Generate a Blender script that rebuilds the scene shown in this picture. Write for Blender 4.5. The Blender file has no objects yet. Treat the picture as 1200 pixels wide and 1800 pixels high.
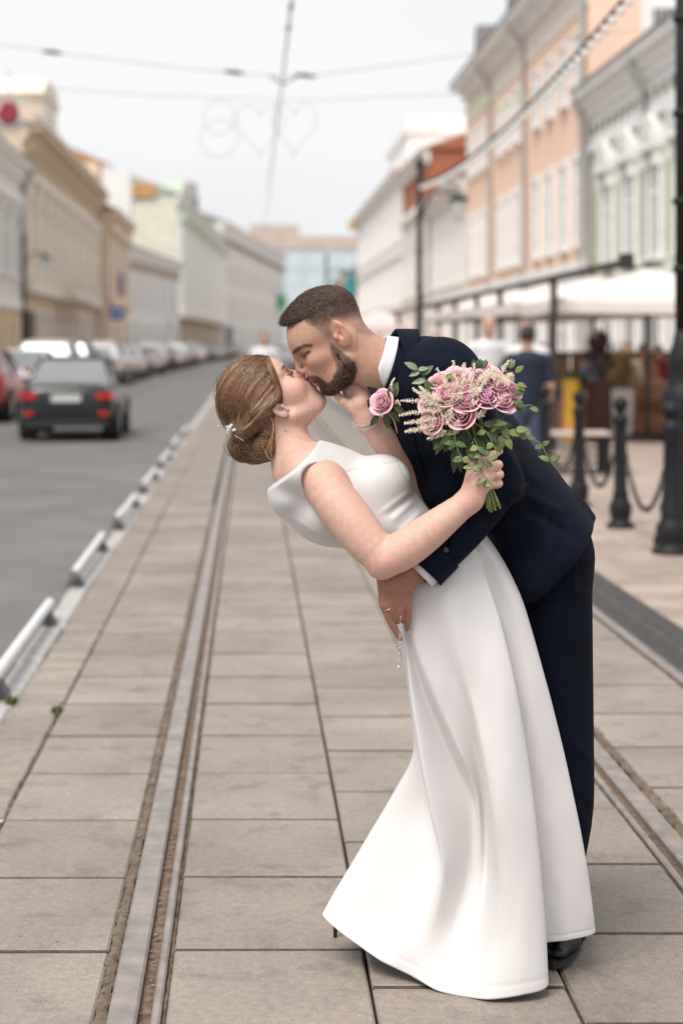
import bpy, math, random
import numpy as np
from mathutils import Vector, Matrix
R = math.radians
random.seed(7)
SC = bpy.context.scene
COL = SC.collection

# ------------------------------------------------------------------ camera
F, VX, VY, CH = 3000.0, 440.0, 605.0, 1.5      # focal length in px of an 1800 px high frame, vanishing point, eye height
camd = bpy.data.cameras.new('camera'); cam = bpy.data.objects.new('camera', camd); COL.objects.link(cam)
cam.location = (0, 0, CH); cam.rotation_euler = (R(90), 0, 0)
camd.sensor_fit = 'VERTICAL'; camd.sensor_height = 36; camd.sensor_width = 24; camd.lens = 36 * F / 1800
camd.shift_x = (600 - VX) / 1800; camd.shift_y = -(900 - VY) / 1800
camd.clip_end = 3000; camd.clip_start = .1
camd.dof.use_dof = True; camd.dof.focus_distance = 4.04; camd.dof.aperture_fstop = 2.4
SC.camera = cam

# ------------------------------------------------------------------ sky and sun (bright overcast day)
w = bpy.data.worlds.new('World'); SC.world = w; w.use_nodes = True
nt = w.node_tree; nt.nodes.clear()
SUN = Vector((-.31, -.44, .84)).normalized()
def wn(t, **k):
    n = nt.nodes.new(t)
    for a, b in k.items(): setattr(n, a, b)
    return n
sky = wn('ShaderNodeTexSky', sky_type='NISHITA', sun_disc=False, sun_elevation=math.asin(SUN.z),
         sun_rotation=math.atan2(SUN.x, SUN.y), dust_density=3.0, ozone_density=1.0)
tc = wn('ShaderNodeTexCoord'); mp = wn('ShaderNodeMapping'); mp.inputs['Scale'].default_value = (1, 1, 3.2)
ns = wn('ShaderNodeTexNoise'); ns.inputs['Scale'].default_value = 1.6; ns.inputs['Detail'].default_value = 5
rp = wn('ShaderNodeValToRGB')
rp.color_ramp.elements[0].position = .36; rp.color_ramp.elements[0].color = (.63, .64, .67, 1)
rp.color_ramp.elements[1].position = .64; rp.color_ramp.elements[1].color = (.80, .80, .80, 1)
sc_ = wn('ShaderNodeVectorMath', operation='SCALE'); sc_.inputs['Scale'].default_value = 10.0
mx = wn('ShaderNodeMix', data_type='RGBA'); mx.inputs[0].default_value = .90
bg = wn('ShaderNodeBackground'); bg.inputs['Strength'].default_value = .1
out = wn('ShaderNodeOutputWorld')
L = nt.links.new
L(tc.outputs['Generated'], mp.inputs['Vector']); L(mp.outputs[0], ns.inputs['Vector']); L(ns.outputs['Fac'], rp.inputs['Fac'])
L(rp.outputs['Color'], sc_.inputs[0]); L(sky.outputs[0], mx.inputs[6]); L(sc_.outputs[0], mx.inputs[7])
L(mx.outputs[2], bg.inputs['Color']); L(bg.outputs[0], out.inputs['Surface'])
sd = bpy.data.lights.new('sun', 'SUN'); sd.energy = 2.6; sd.angle = R(30); sd.color = (1, .95, .89)
so = bpy.data.objects.new('sun', sd); COL.objects.link(so); so.rotation_euler = SUN.to_track_quat('Z', 'Y').to_euler()

SC.view_settings.view_transform = 'Standard'; SC.view_settings.look = 'None'
SC.view_settings.exposure = .34; SC.view_settings.gamma = 1; SC.view_settings.use_curve_mapping = False
SC.render.engine = 'CYCLES'
SC.cycles.use_denoising = True
SC.cycles.max_bounces = 6; SC.cycles.diffuse_bounces = 3; SC.cycles.glossy_bounces = 3; SC.cycles.transparent_max_bounces = 8
SC.cycles.sample_clamp_indirect = 6

# ------------------------------------------------------------------ materials
MATS = {}
def mat(name, col, rough=.7, var=.12, scale=8., bump=0., bscale=60., metal=0., spec=.5, attr=None, sss=0., sheen=0., coat=0., var2=None, aniso=None):
    if name in MATS: return MATS[name]
    m = bpy.data.materials.new(name); m.use_nodes = True; MATS[name] = m
    t = m.node_tree; N = t.nodes; p = N['Principled BSDF']; lk = t.links.new
    p.inputs['Roughness'].default_value = rough; p.inputs['Metallic'].default_value = metal
    p.inputs['Specular IOR Level'].default_value = spec
    if coat: p.inputs['Coat Weight'].default_value = coat; p.inputs['Coat Roughness'].default_value = .08
    if sheen: p.inputs['Sheen Weight'].default_value = sheen; p.inputs['Sheen Roughness'].default_value = .4
    if sss:
        p.inputs['Subsurface Weight'].default_value = sss; p.inputs['Subsurface Scale'].default_value = .012
        p.inputs['Subsurface Radius'].default_value = (1, .35, .2)
    co = N.new('ShaderNodeTexCoord').outputs['Object']
    if attr:
        a = N.new('ShaderNodeAttribute'); a.attribute_name = attr; base = a.outputs['Color']
    else:
        c = N.new('ShaderNodeRGB'); c.outputs[0].default_value = (*col, 1); base = c.outputs[0]
    if var:
        n = N.new('ShaderNodeTexNoise'); n.inputs['Scale'].default_value = scale; n.inputs['Detail'].default_value = 6
        lk(co, n.inputs['Vector'])
        r = N.new('ShaderNodeMapRange'); r.inputs[1].default_value = .3; r.inputs[2].default_value = .7
        r.inputs[3].default_value = 1 - var; r.inputs[4].default_value = 1 + var
        lk(n.outputs['Fac'], r.inputs[0])
        mu = N.new('ShaderNodeVectorMath'); mu.operation = 'SCALE'
        lk(base, mu.inputs[0]); lk(r.outputs[0], mu.inputs['Scale']); base = mu.outputs[0]
    lk(base, p.inputs['Base Color'])
    if bump:
        n2 = N.new('ShaderNodeTexNoise'); n2.inputs['Scale'].default_value = bscale; n2.inputs['Detail'].default_value = 4
        lk(co, n2.inputs['Vector'])
        b = N.new('ShaderNodeBump'); b.inputs['Strength'].default_value = bump; b.inputs['Distance'].default_value = .01
        lk(n2.outputs['Fac'], b.inputs['Height']); lk(b.outputs[0], p.inputs['Normal'])
    return m

# ------------------------------------------------------------------ mesh helpers
def V3(*a): return np.array(a, float)
class MB:
    """collects shapes; build() links them as one mesh object"""
    def __init__(s): s.v = []; s.f = []; s.n = 0
    def raw(s, v, f):
        s.v.extend([tuple(map(float, q)) for q in v]); s.f.extend([tuple(i + s.n for i in q) for q in f]); s.n += len(v); return s
    def box(s, x0, x1, y0, y1, z0, z1, b=0.):
        if b <= 0:
            v = [(x, y, z) for z in (z0, z1) for y in (y0, y1) for x in (x0, x1)]
            return s.raw(v, [(0, 2, 3, 1), (4, 5, 7, 6), (0, 1, 5, 4), (2, 6, 7, 3), (0, 4, 6, 2), (1, 3, 7, 5)])
        # chamfered top edges only
        v = [(x0, y0, z0), (x1, y0, z0), (x1, y1, z0), (x0, y1, z0), (x0, y0, z1 - b), (x1, y0, z1 - b), (x1, y1, z1 - b), (x0, y1, z1 - b),
             (x0 + b, y0 + b, z1), (x1 - b, y0 + b, z1), (x1 - b, y1 - b, z1), (x0 + b, y1 - b, z1)]
        f = [(0, 1, 5, 4), (1, 2, 6, 5), (2, 3, 7, 6), (3, 0, 4, 7), (4, 5, 9, 8), (5, 6, 10, 9), (6, 7, 11, 10), (7, 4, 8, 11), (8, 9, 10, 11)]
        return s.raw(v, f)
    def obox(s, c, ax, ay, az):
        c, ax, ay, az = map(lambda q: np.array(q, float), (c, ax, ay, az))
        v = [c + i * ax + j * ay + k * az for k in (-1, 1) for j in (-1, 1) for i in (-1, 1)]
        return s.raw(v, [(0, 2, 3, 1), (4, 5, 7, 6), (0, 1, 5, 4), (2, 6, 7, 3), (0, 4, 6, 2), (1, 3, 7, 5)])
    def tube(s, pts, r, n=8, cap=True, flat=1.):
        pts = [np.array(p, float) for p in pts]; m = len(pts)
        rs = r if hasattr(r, '__len__') else [r] * m
        v = []; prev = None
        for i, p in enumerate(pts):
            t = pts[min(i + 1, m - 1)] - pts[max(i - 1, 0)]; t = t / (np.linalg.norm(t) + 1e-12)
            if prev is None:
                a = np.array((0, 0, 1.)) if abs(t[2]) < .9 else np.array((1., 0, 0)); u = np.cross(t, a)
            else: u = prev - t * np.dot(prev, t)
            u /= np.linalg.norm(u) + 1e-12; prev = u; q = np.cross(t, u)
            for k in range(n):
                a = 2 * math.pi * k / n; v.append(p + rs[i] * (math.cos(a) * u + flat * math.sin(a) * q))
        f = [(i * n + k, i * n + (k + 1) % n, (i + 1) * n + (k + 1) % n, (i + 1) * n + k) for i in range(m - 1) for k in range(n)]
        if cap: f += [tuple(range(n - 1, -1, -1)), tuple((m - 1) * n + k for k in range(n))]
        return s.raw(v, f)
    def lathe(s, prof, c=(0, 0, 0), n=20, axis=None):
        c = np.array(c, float); v = []; m = len(prof)
        for r, z in prof:
            for k in range(n):
                a = 2 * math.pi * k / n; p = np.array((r * math.cos(a), r * math.sin(a), z))
                if axis == 'x': p = np.array((z, p[0], p[1]))
                if axis == 'y': p = np.array((p[1], z, p[0]))
                v.append(c + p)
        f = [(i * n + k, i * n + (k + 1) % n, (i + 1) * n + (k + 1) % n, (i + 1) * n + k) for i in range(m - 1) for k in range(n)]
        f += [tuple(range(n - 1, -1, -1)), tuple((m - 1) * n + k for k in range(n))]
        return s.raw(v, f)
    def ball(s, c, r, n=10, m=6):
        rr = r if hasattr(r, '__len__') else (r, r, r); c = np.array(c, float); v = [c + (0, 0, -rr[2])]
        for i in range(1, m):
            t = math.pi * i / m - math.pi / 2
            for k in range(n):
                a = 2 * math.pi * k / n; v.append(c + (rr[0] * math.cos(t) * math.cos(a), rr[1] * math.cos(t) * math.sin(a), rr[2] * math.sin(t)))
        v.append(c + (0, 0, rr[2])); e = len(v) - 1
        f = [(0, 1 + (k + 1) % n, 1 + k) for k in range(n)]
        f += [(1 + i * n + k, 1 + i * n + (k + 1) % n, 1 + (i + 1) * n + (k + 1) % n, 1 + (i + 1) * n + k) for i in range(m - 2) for k in range(n)]
        f += [(e, 1 + (m - 2) * n + k, 1 + (m - 2) * n + (k + 1) % n) for k in range(n)]
        return s.raw(v, f)
    def prism(s, poly, h0, h1, plane='xz'):
        """poly 2d extruded along the third axis"""
        n = len(poly)
        def P(a, b, h): return {'xz': (a, h, b), 'yz': (h, a, b), 'xy': (a, b, h)}[plane]
        v = [P(a, b, h0) for a, b in poly] + [P(a, b, h1) for a, b in poly]
        f = [tuple(range(n - 1, -1, -1)), tuple(range(n, 2 * n))] + [(i, (i + 1) % n, n + (i + 1) % n, n + i) for i in range(n)]
        return s.raw(v, f)
    def sheet(s, x0, x1, y0, y1, z): return s.raw([(x0, y0, z), (x1, y0, z), (x1, y1, z), (x0, y1, z)], [(0, 1, 2, 3)])
    def mesh(s, name, m, smooth=False):
        me = bpy.data.meshes.new(name); me.from_pydata(s.v, [], s.f); me.materials.append(m)
        if smooth: me.shade_smooth()
        return me
    def build(s, name, m, parent=None, smooth=False, sub=0, solid=0., loc=None, auto=None):
        me = s.mesh(name, m, smooth); o = link(name, me, parent, loc)
        if auto: me.shade_smooth(); me.set_sharp_from_angle(angle=R(auto))
        if solid: q = o.modifiers.new('solid', 'SOLIDIFY'); q.thickness = solid; q.offset = 0
        if sub: q = o.modifiers.new('sub', 'SUBSURF'); q.levels = sub; q.render_levels = sub
        return o
def link(name, data, parent=None, loc=None):
    o = bpy.data.objects.new(name, data); COL.objects.link(o)
    if parent is not None: o.parent = parent
    if loc is not None: o.location = loc
    return o
def thing(name, label, cat, loc=(0, 0, 0), rz=0, group=None):
    o = link(name, None, None, loc); o.rotation_euler = (0, 0, rz); tag(o, label, cat, group); return o
def tag(o, label=None, cat=None, group=None, kind=None):
    for k, v in (('label', label), ('category', cat), ('group', group), ('kind', kind)):
        if v: o[k] = v
    return o
def struct(o, label=None): o['kind'] = 'structure'; return tag(o, label)
def copy_tree(o, parent=None):
    c = o.copy(); COL.objects.link(c); c.parent = parent
    for ch in list(o.children): copy_tree(ch, c)
    return c
def settle(t):
    """parts were modelled in place: make them relative to the thing's base"""
    for c in t.children: c.location = Vector(c.location) - Vector(t.location)
def gx(px, Y): return (px - VX) * Y / F            # photo column -> metres to the right, at distance Y
def gz(py, Y): return CH - (py - VY) * Y / F       # photo row -> height, at distance Y
def npmesh(name, v, q, m, parent=None, smooth=True, cols=None):
    """numpy verts / quads -> object"""
    me = bpy.data.meshes.new(name); v = np.asarray(v, np.float32); q = np.asarray(q, np.int32); k = q.shape[1]
    me.vertices.add(len(v)); me.vertices.foreach_set('co', v.ravel())
    me.loops.add(q.size); me.loops.foreach_set('vertex_index', q.ravel())
    me.polygons.add(len(q)); me.polygons.foreach_set('loop_start', np.arange(0, q.size, k, dtype=np.int32))
    me.update(calc_edges=True)
    if smooth: me.shade_smooth()
    if cols is not None:
        a = me.color_attributes.new('Col', 'FLOAT_COLOR', 'POINT')
        a.data.foreach_set('color', np.concatenate([cols, np.ones((len(cols), 1))], 1).astype(np.float32).ravel())
    me.materials.append(m); me.validate()
    return link(name, me, parent)

# ------------------------------------------------------------------ implicit-surface modelling (smooth blends on a grid)
class SDF:
    def __init__(s, lo, hi, h):
        s.lo = np.array(lo, np.float32); s.h = h
        s.n = np.ceil((np.array(hi) - s.lo) / h).astype(int) + 1
        s.ax = [s.lo[i] + h * np.arange(s.n[i], dtype=np.float32) for i in range(3)]
        s.D = np.full(s.n, .2, np.float32)
    def win(s, lo, hi):
        a = np.clip(((np.array(lo) - s.lo) / s.h).astype(int) - 1, 0, s.n); b = np.clip(((np.array(hi) - s.lo) / s.h).astype(int) + 2, 0, s.n)
        if (b <= a).any(): return None, None
        sl = tuple(slice(a[i], b[i]) for i in range(3))
        return sl, (s.ax[0][sl[0]][:, None, None], s.ax[1][sl[1]][None, :, None], s.ax[2][sl[2]][None, None, :])
    def put(s, fn, lo, hi, k=.01, op='u'):
        m = k * 1.2 + 3 * s.h
        sl, X = s.win(np.array(lo) - m, np.array(hi) + m)
        if sl is None: return s
        d = fn(*X).astype(np.float32); D = s.D[sl]
        if op == 'u':
            if k > 0: hh = np.clip(k - np.abs(D - d), 0, None); s.D[sl] = np.minimum(D, d) - hh * hh / (4 * k)
            else: s.D[sl] = np.minimum(D, d)
        else:
            d = -d
            if k > 0: hh = np.clip(k - np.abs(D - d), 0, None); s.D[sl] = np.maximum(D, d) + hh * hh / (4 * k)
            else: s.D[sl] = np.maximum(D, d)
        return s
    def ell(s, c, r, A=None, k=.01, op='u'):
        """ellipsoid; A = rows of unit axes"""
        c = np.array(c, float); r = np.array(r, float); A = np.eye(3) if A is None else np.array(A, float)
        e = np.sqrt(((A * r[:, None]) ** 2).sum(0))
        def fn(x, y, z):
            x = x - c[0]; y = y - c[1]; z = z - c[2]
            k0 = 0; k1 = 0
            for i in range(3):
                q = (x * A[i, 0] + y * A[i, 1] + z * A[i, 2]) / r[i]; k0 = k0 + q * q; k1 = k1 + (q / r[i]) ** 2
            k0 = np.sqrt(k0); return k0 * (k0 - 1) / np.sqrt(k1 + 1e-9)
        return s.put(fn, c - e, c + e, k, op)
    def cap(s, a, b, ra, rb=None, k=.01, op='u', flat=None):
        """tapered capsule; flat = (axis, factor) squashes across one direction"""
        a = np.array(a, float); b = np.array(b, float); rb = ra if rb is None else rb
        ba = b - a; L2 = float(ba @ ba) + 1e-12; rm = max(ra, rb) * (1 if flat is None else max(1, 1 / flat[1]))
        def fn(x, y, z):
            x = x - a[0]; y = y - a[1]; z = z - a[2]
            t = np.clip((x * ba[0] + y * ba[1] + z * ba[2]) / L2, 0, 1)
            x = x - t * ba[0]; y = y - t * ba[1]; z = z - t * ba[2]
            d2 = x * x + y * y + z * z
            if flat is not None:
                w_ = x * flat[0][0] + y * flat[0][1] + z * flat[0][2]; d2 = d2 + w_ * w_ * (flat[1] ** 2 - 1)
            return np.sqrt(d2) - (ra + t * (rb - ra))
        return s.put(fn, np.minimum(a, b) - rm, np.maximum(a, b) + rm, k, op)
    def chain(s, pts, rs, k=.01, kk=None, flat=None):
        for i in range(len(pts) - 1): s.cap(pts[i], pts[i + 1], rs[i], rs[i + 1], k if i == 0 else (kk or min(k, .006)), 'u', flat)
        return s
    def limb(s, pts, rs, k=.02, n=14, flat=None):
        """a limb whose path and girth vary smoothly"""
        P = np.column_stack([np.array(pts, float), np.array(rs, float)]); m = len(P); Q = np.vstack([2 * P[0] - P[1], P, 2 * P[-1] - P[-2]]); o = []
        for t in np.linspace(0, m - 1, n):
            i = min(int(t), m - 2); f = t - i; a, b, c, d = Q[i:i + 4]
            o.append(.5 * (2 * b + (c - a) * f + (2 * a - 5 * b + 4 * c - d) * f * f + (3 * b - a - 3 * c + d) * f ** 3))
        lo = np.min([q[:3] - q[3] for q in o], 0); hi = np.max([q[:3] + q[3] for q in o], 0)
        def fn(x, y, z):
            best = None
            for p, q in zip(o[:-1], o[1:]):
                ba = q[:3] - p[:3]; X, Y, Z = x - p[0], y - p[1], z - p[2]; t = np.clip((X * ba[0] + Y * ba[1] + Z * ba[2]) / (ba @ ba + 1e-12), 0, 1)
                X, Y, Z = X - t * ba[0], Y - t * ba[1], Z - t * ba[2]; d = np.sqrt(X * X + Y * Y + Z * Z) - (p[3] + t * (q[3] - p[3]))
                best = d if best is None else np.minimum(best, d)
            return best
        return s.put(fn, lo, hi, k)
    def half(s, p, n, k=.004):
        """cut away the side n points to"""
        p = np.array(p, float); n = np.array(n, float); n = n / np.linalg.norm(n)
        x, y, z = s.ax[0][:, None, None], s.ax[1][None, :, None], s.ax[2][None, None, :]
        d = ((x - p[0]) * n[0] + (y - p[1]) * n[1] + (z - p[2]) * n[2]).astype(np.float32)
        hh = np.clip(k - np.abs(s.D - d), 0, None); s.D = np.maximum(s.D, d) + hh * hh / (4 * k); return s
    def mesh(s):
        D = s.D; S = D < 0; c = np.zeros(s.n - 1, np.int8)
        for i in (0, 1):
            for j in (0, 1):
                for k in (0, 1): c += S[i:s.n[0] - 1 + i, j:s.n[1] - 1 + j, k:s.n[2] - 1 + k]
        act = (c > 0) & (c < 8); I = np.argwhere(act); vid = np.full(act.shape, -1, np.int32); vid[act] = np.arange(len(I))
        acc = np.zeros((len(I), 3), np.float32); cnt = np.zeros(len(I), np.float32)
        cor = [(i, j, k) for i in (0, 1) for j in (0, 1) for k in (0, 1)]
        val = {q: D[I[:, 0] + q[0], I[:, 1] + q[1], I[:, 2] + q[2]] for q in cor}
        for q in cor:
            for a in range(3):
                if q[a] == 0:
                    q2 = list(q); q2[a] = 1; q2 = tuple(q2); v0, v1 = val[q], val[q2]; m = (v0 < 0) != (v1 < 0)
                    t = np.where(m, v0 / np.where(m, v0 - v1, 1), 0)
                    p = np.zeros((len(I), 3), np.float32); p += q; p[:, a] += t
                    acc += p * m[:, None]; cnt += m
        v = s.lo + s.h * (I + acc / cnt[:, None]); Q = []
        for a in range(3):
            b, cc = (a + 1) % 3, (a + 2) % 3
            sl0 = [slice(1, -1)] * 3; sl1 = [slice(1, -1)] * 3; sl0[a] = slice(0, -1); sl1[a] = slice(1, None)
            e = S[tuple(sl0)] != S[tuple(sl1)]; J = np.argwhere(e); off = np.ones(3, int); off[a] = 0; J = J + off
            ins = S[J[:, 0], J[:, 1], J[:, 2]]
            def cell(db, dc):
                K = J.copy(); K[:, b] -= db; K[:, cc] -= dc; return vid[K[:, 0], K[:, 1], K[:, 2]]
            q = np.stack([cell(1, 1), cell(0, 1), cell(0, 0), cell(1, 0)], 1)
            q[~ins] = q[~ins][:, ::-1]; Q.append(q)
        Q = np.concatenate(Q); Q = Q[(Q >= 0).all(1)]
        return v, Q
def relax(v, q, it=2, lam=.5):
    """light Laplacian smoothing"""
    for _ in range(it):
        a = np.zeros_like(v); n = np.zeros(len(v), np.float32)
        for i in range(4):
            j = (i + 1) % 4
            for d in range(3): a[:, d] += np.bincount(q[:, i], v[q[:, j], d], len(v)) + np.bincount(q[:, j], v[q[:, i], d], len(v))
            n += np.bincount(q[:, i], minlength=len(v)) + np.bincount(q[:, j], minlength=len(v))
        v = v + lam * (a / np.maximum(n, 1)[:, None] - v)
    return v
# ================================================================== GROUND
def slab_mat(name, col, speck=1.0):
    m = bpy.data.materials.new(name); m.use_nodes = True; t = m.node_tree; N = t.nodes; p = N['Principled BSDF']; lk = t.links.new
    p.inputs['Roughness'].default_value = .62
    co = N.new('ShaderNodeTexCoord').outputs['Object']; oi = N.new('ShaderNodeObjectInfo')
    geo = N.new('ShaderNodeNewGeometry').outputs['Position']
    def noise(sc, det=5, src=geo):
        n = N.new('ShaderNodeTexNoise'); n.inputs['Scale'].default_value = sc; n.inputs['Detail'].default_value = det; lk(src, n.inputs['Vector']); return n.outputs['Fac']
    def rng(src, a, b, c, d):
        r = N.new('ShaderNodeMapRange'); r.inputs[1].default_value = a; r.inputs[2].default_value = b; r.inputs[3].default_value = c; r.inputs[4].default_value = d; lk(src, r.inputs[0]); return r.outputs[0]
    def mul(a, b):
        q = N.new('ShaderNodeMath'); q.operation = 'MULTIPLY'; lk(a, q.inputs[0]); lk(b, q.inputs[1]); return q.outputs[0]
    f = mul(mul(rng(noise(1.7), .3, .7, .80, 1.15), rng(noise(45, 3), .3, .7, .88, 1.12)), rng(oi.outputs['Random'], 0, 1, .86, 1.12))
    f = mul(f, rng(noise(7.5, 8), .30, .46, .74, 1.0))
    f = mul(f, rng(noise(260, 2), .35, .65, .84, 1.14))
    c = N.new('ShaderNodeRGB'); c.outputs[0].default_value = (*col, 1)
    sc = N.new('ShaderNodeVectorMath'); sc.operation = 'SCALE'; lk(c.outputs[0], sc.inputs[0]); lk(f, sc.inputs['Scale'])
    base = sc.outputs[0]
    for vs, lo, hi, cc, thr in ((95, .10, .16, (.66, .62, .57, 1), .62), (21, .07, .10, (.06, .05, .045, 1), .60)):   # pale aggregate specks, dark spots of gum
        vo = N.new('ShaderNodeTexVoronoi'); vo.inputs['Scale'].default_value = vs; lk(geo, vo.inputs['Vector'])
        sp = N.new('ShaderNodeSeparateColor'); lk(vo.outputs['Color'], sp.inputs[0])
        k = mul(rng(vo.outputs['Distance'], lo, hi, 1, 0), rng(sp.outputs[0], thr, thr + .1, 0, .75 * speck if vs > 50 else 1.0 * (speck > .5)))
        if vs < 50: k = mul(k, rng(sp.outputs[1], .72, .76, 0, .85))
        mx = N.new('ShaderNodeMix'); mx.data_type = 'RGBA'; lk(k, mx.inputs[0]); lk(base, mx.inputs[6]); mx.inputs[7].default_value = cc; base = mx.outputs[2]
    lk(base, p.inputs['Base Color'])
    b = N.new('ShaderNodeBump'); b.inputs['Strength'].default_value = .35; b.inputs['Distance'].default_value = .004
    lk(noise(140, 5), b.inputs['Height']); lk(b.outputs[0], p.inputs['Normal'])
    return m
M_slab = slab_mat('concrete slab', (.278, .234, .197))
M_brick = slab_mat('edging brick', (.285, .24, .20), .3)
M_walk = slab_mat('pink pavement', (.39, .31, .26), .2)
M_joint = mat('joint dirt', (.075, .060, .047), .95, .45, 30, .8, 120)
M_dirt = mat('rail side dirt', (.165, .122, .088), .95, .4, 25, 1.0, 90)
M_asph = mat('asphalt', (.158, .147, .140), .8, .2, .9, .3, 220)
M_kerb = mat('kerb stone', (.42, .40, .385), .8, .2, 9, .3, 90)
M_rail = mat('worn rail steel', (.33, .285, .26), .42, .25, 12, .2, 120, metal=.4)
M_rust = mat('rusty groove', (.175, .118, .082), .9, .45, 40, .8, 130)
M_iron = mat('black cast iron', (.011, .011, .013), .55, .2, 20, .1, 60, spec=.3)
M_white = mat('white paint', (.72, .73, .74), .4, .08, 12)

struct(MB().sheet(-600, 600, -20, 900, -.16).build('ground', mat('ground asphalt', (.16, .155, .15), .85, .12, .5)))
struct(MB().sheet(-7.2, -1.13, -4, 320, -.10).build('road', M_asph))
# the tram bed: a dirt sheet with slabs laid on it
bed = struct(MB().box(-1.0, 2.0, -4, 320, -.14, -.046).build('tram_bed', M_joint))
far = MB()
for a, b in ((-.775, -.36), (-.185, .278), (.284, .735), (.741, 1.175), (1.36, 1.885)): far.box(a, b, 16.2, 320, -.045, 0)
tag(far.build('distant_slabs', M_slab, bed), kind='stuff')
PER, JF = .58, MB()
protos = {}
def slab(a, b, y0, y1, jit=1.):
    key = (round(b - a, 3), round(y1 - y0, 3)); 
    if key not in protos:
        protos[key] = MB().box(-(b - a) / 2, (b - a) / 2, -(y1 - y0) / 2, (y1 - y0) / 2, -.05, 0, .006).mesh('slab', M_slab)
    o = link('slab', protos[key], bed, ((a + b) / 2, (y0 + y1) / 2, random.uniform(-.002, .002) * jit))
    o.rotation_euler = (random.uniform(-.003, .003), random.uniform(-.003, .003), random.uniform(-.003, .003))
for a, b, ph in ((-.772, -.350, 4.22), (-.187, .277, 4.23), (.285, .735, 3.985), (.742, 1.182, 4.35), (1.352, 1.885, 4.62)):
    y = ph - 3 * PER
    while y < 16.1:
        slab(a, b, y + .006, y + PER - .006); JF.box(a + .002, b - .002, y - .009, y + .009, -.046, -.0015); y += PER
tag(JF.build('joint_fill', M_joint, bed), kind='stuff')
# brick edging between the kerb and the slabs
edge_me = MB().box(-.098, .098, -.057, .057, -.06, 0, .006).mesh('brick', M_brick)
rest = MB(); y = 4.4
while y < 24:
    if y < 9.2:
        o = link('brick', edge_me, bed, (-.882 + random.uniform(-.004, .004), y, random.uniform(-.004, .003))); o.rotation_euler = (random.uniform(-.015, .015), random.uniform(-.02, .02), random.uniform(-.02, .02))
    else: rest.box(-.982, -.782, y - .056, y + .056, -.06, 0)
    y += .12
rest.box(-.982, -.782, 24, 320, -.06, 0)
tag(rest.build('distant_bricks', M_brick, bed), kind='stuff')
def dirt_strip(x0, x1, seed, y1=16., z=-.004):
    r = random.Random(seed); v = []; f = []; n = 260
    for i in range(n + 1):
        yy = 3 + (y1 - 3) * (i / n) ** 1.3
        for j in range(5):
            x = x0 + (x1 - x0) * j / 4 + (r.uniform(-.012, .012) if j in (0, 4) else 0)
            v.append((x, yy, z + r.uniform(-.006, .006) - (.012 if j in (0, 4) else 0)))
    for i in range(n):
        for j in range(4): a = i * 5 + j; f.append((a, a + 1, a + 6, a + 5))
    return MB().raw(v, f).build('dirt_strip', M_dirt, bed, smooth=True)
dirt_strip(-.356, -.314, 1); dirt_strip(1.324, 1.362, 2); dirt_strip(-.795, -.765, 3, 16, -.010); dirt_strip(1.86, 1.905, 4)
dirt_strip(-.206, -.184, 5, 16, -.012); dirt_strip(1.176, 1.196, 6, 16, -.012)
def tram_rail(x, s, label):
    """x = gauge face; s = side the running head lies on"""
    t = thing('tram_rail', label, 'rail', (x, 0, 0), 0, 'tram rails in the slab paving')
    def strip(name, a, b, z0, z1, m, bev=0):
        lo, hi = sorted((a * s, b * s)); q = MB()
        c = bev; poly = [(lo, z0), (hi, z0), (hi, z1 - c), (hi - c, z1), (lo + c, z1), (lo, z1 - c)] if bev else [(lo, z0), (hi, z0), (hi, z1), (lo, z1)]
        q.prism(poly, -3.9, 318, 'xz'); return q.build(name, m, t)
    strip('rail_head', 0, .066, -.13, .006, M_rail, .006)
    strip('groove', -.030, -.001, -.13, -.016, M_rust)
    strip('guard_lip', -.052, -.031, -.13, .004, M_rail, .005)
    return t
tram_rail(-.252, -1, 'steel tram rail left of the couple, running up beside the bride\'s bun')
tram_rail(1.243, 1, 'steel tram rail at right, disappearing behind the groom\'s trousers')
# small debris in the grooves and gaps
deb = MB(); rr = random.Random(5)
for _ in range(300):
    xx = rr.choice([-.238, -.238, -.335, -.34, 1.23, 1.35, -.78]) + rr.uniform(-.012, .012); yy = rr.uniform(3.4, 9); s_ = rr.uniform(.0015, .005)
    zz = -.016 if xx in () or (-.25 < xx < -.225 or 1.2 < xx < 1.243) else -.004
    deb.obox((xx, yy, zz + s_ * .5), (s_, rr.uniform(-.4, .4) * s_, 0), (rr.uniform(-.4, .4) * s_, s_ * 1.3, 0), (0, 0, s_ * .7))
tag(deb.build('grit', mat('grit', (.19, .155, .125), .9, .5, 60)), 'loose grit and crumbs lying along the tram rails', 'grit', kind='stuff')
# weeds by the kerb and a cigarette end
def weed(x, y, n, label):
    q = MB(); r = random.Random(int(y * 100))
    for _ in range(n):
        a = r.uniform(0, 6.28); l = r.uniform(.02, .05); p = np.array((x + r.uniform(-.02, .02), y + r.uniform(-.04, .04), -.005)); d = np.array((math.cos(a) * .6, math.sin(a) * .6, .8)) * l; sd_ = np.array((-math.sin(a), math.cos(a), 0)) * .004
        q.raw([p - sd_, p + sd_, p + d * .6 + sd_ * 1.2, p + d, p + d * .6 - sd_ * 1.2], [(0, 1, 2, 3, 4)])
    tag(q.build('weed', mat('weed green', (.13, .145, .05), .7, .3, 30)), label, 'weed', 'weeds in the paving joints')
weed(-1.0, 7.15, 46, 'small weed tuft by the nearest barrier foot, at the left edge'); weed(-.785, 6.95, 30, 'small weed tuft in the joint beside the edging bricks')
tag(MB().tube([(-.79, 5.32, .006), (-.775, 5.35, .006)], .004, 8).build('cigarette_end', M_white), 'white cigarette end in the joint at the left edge', 'cigarette end')
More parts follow.
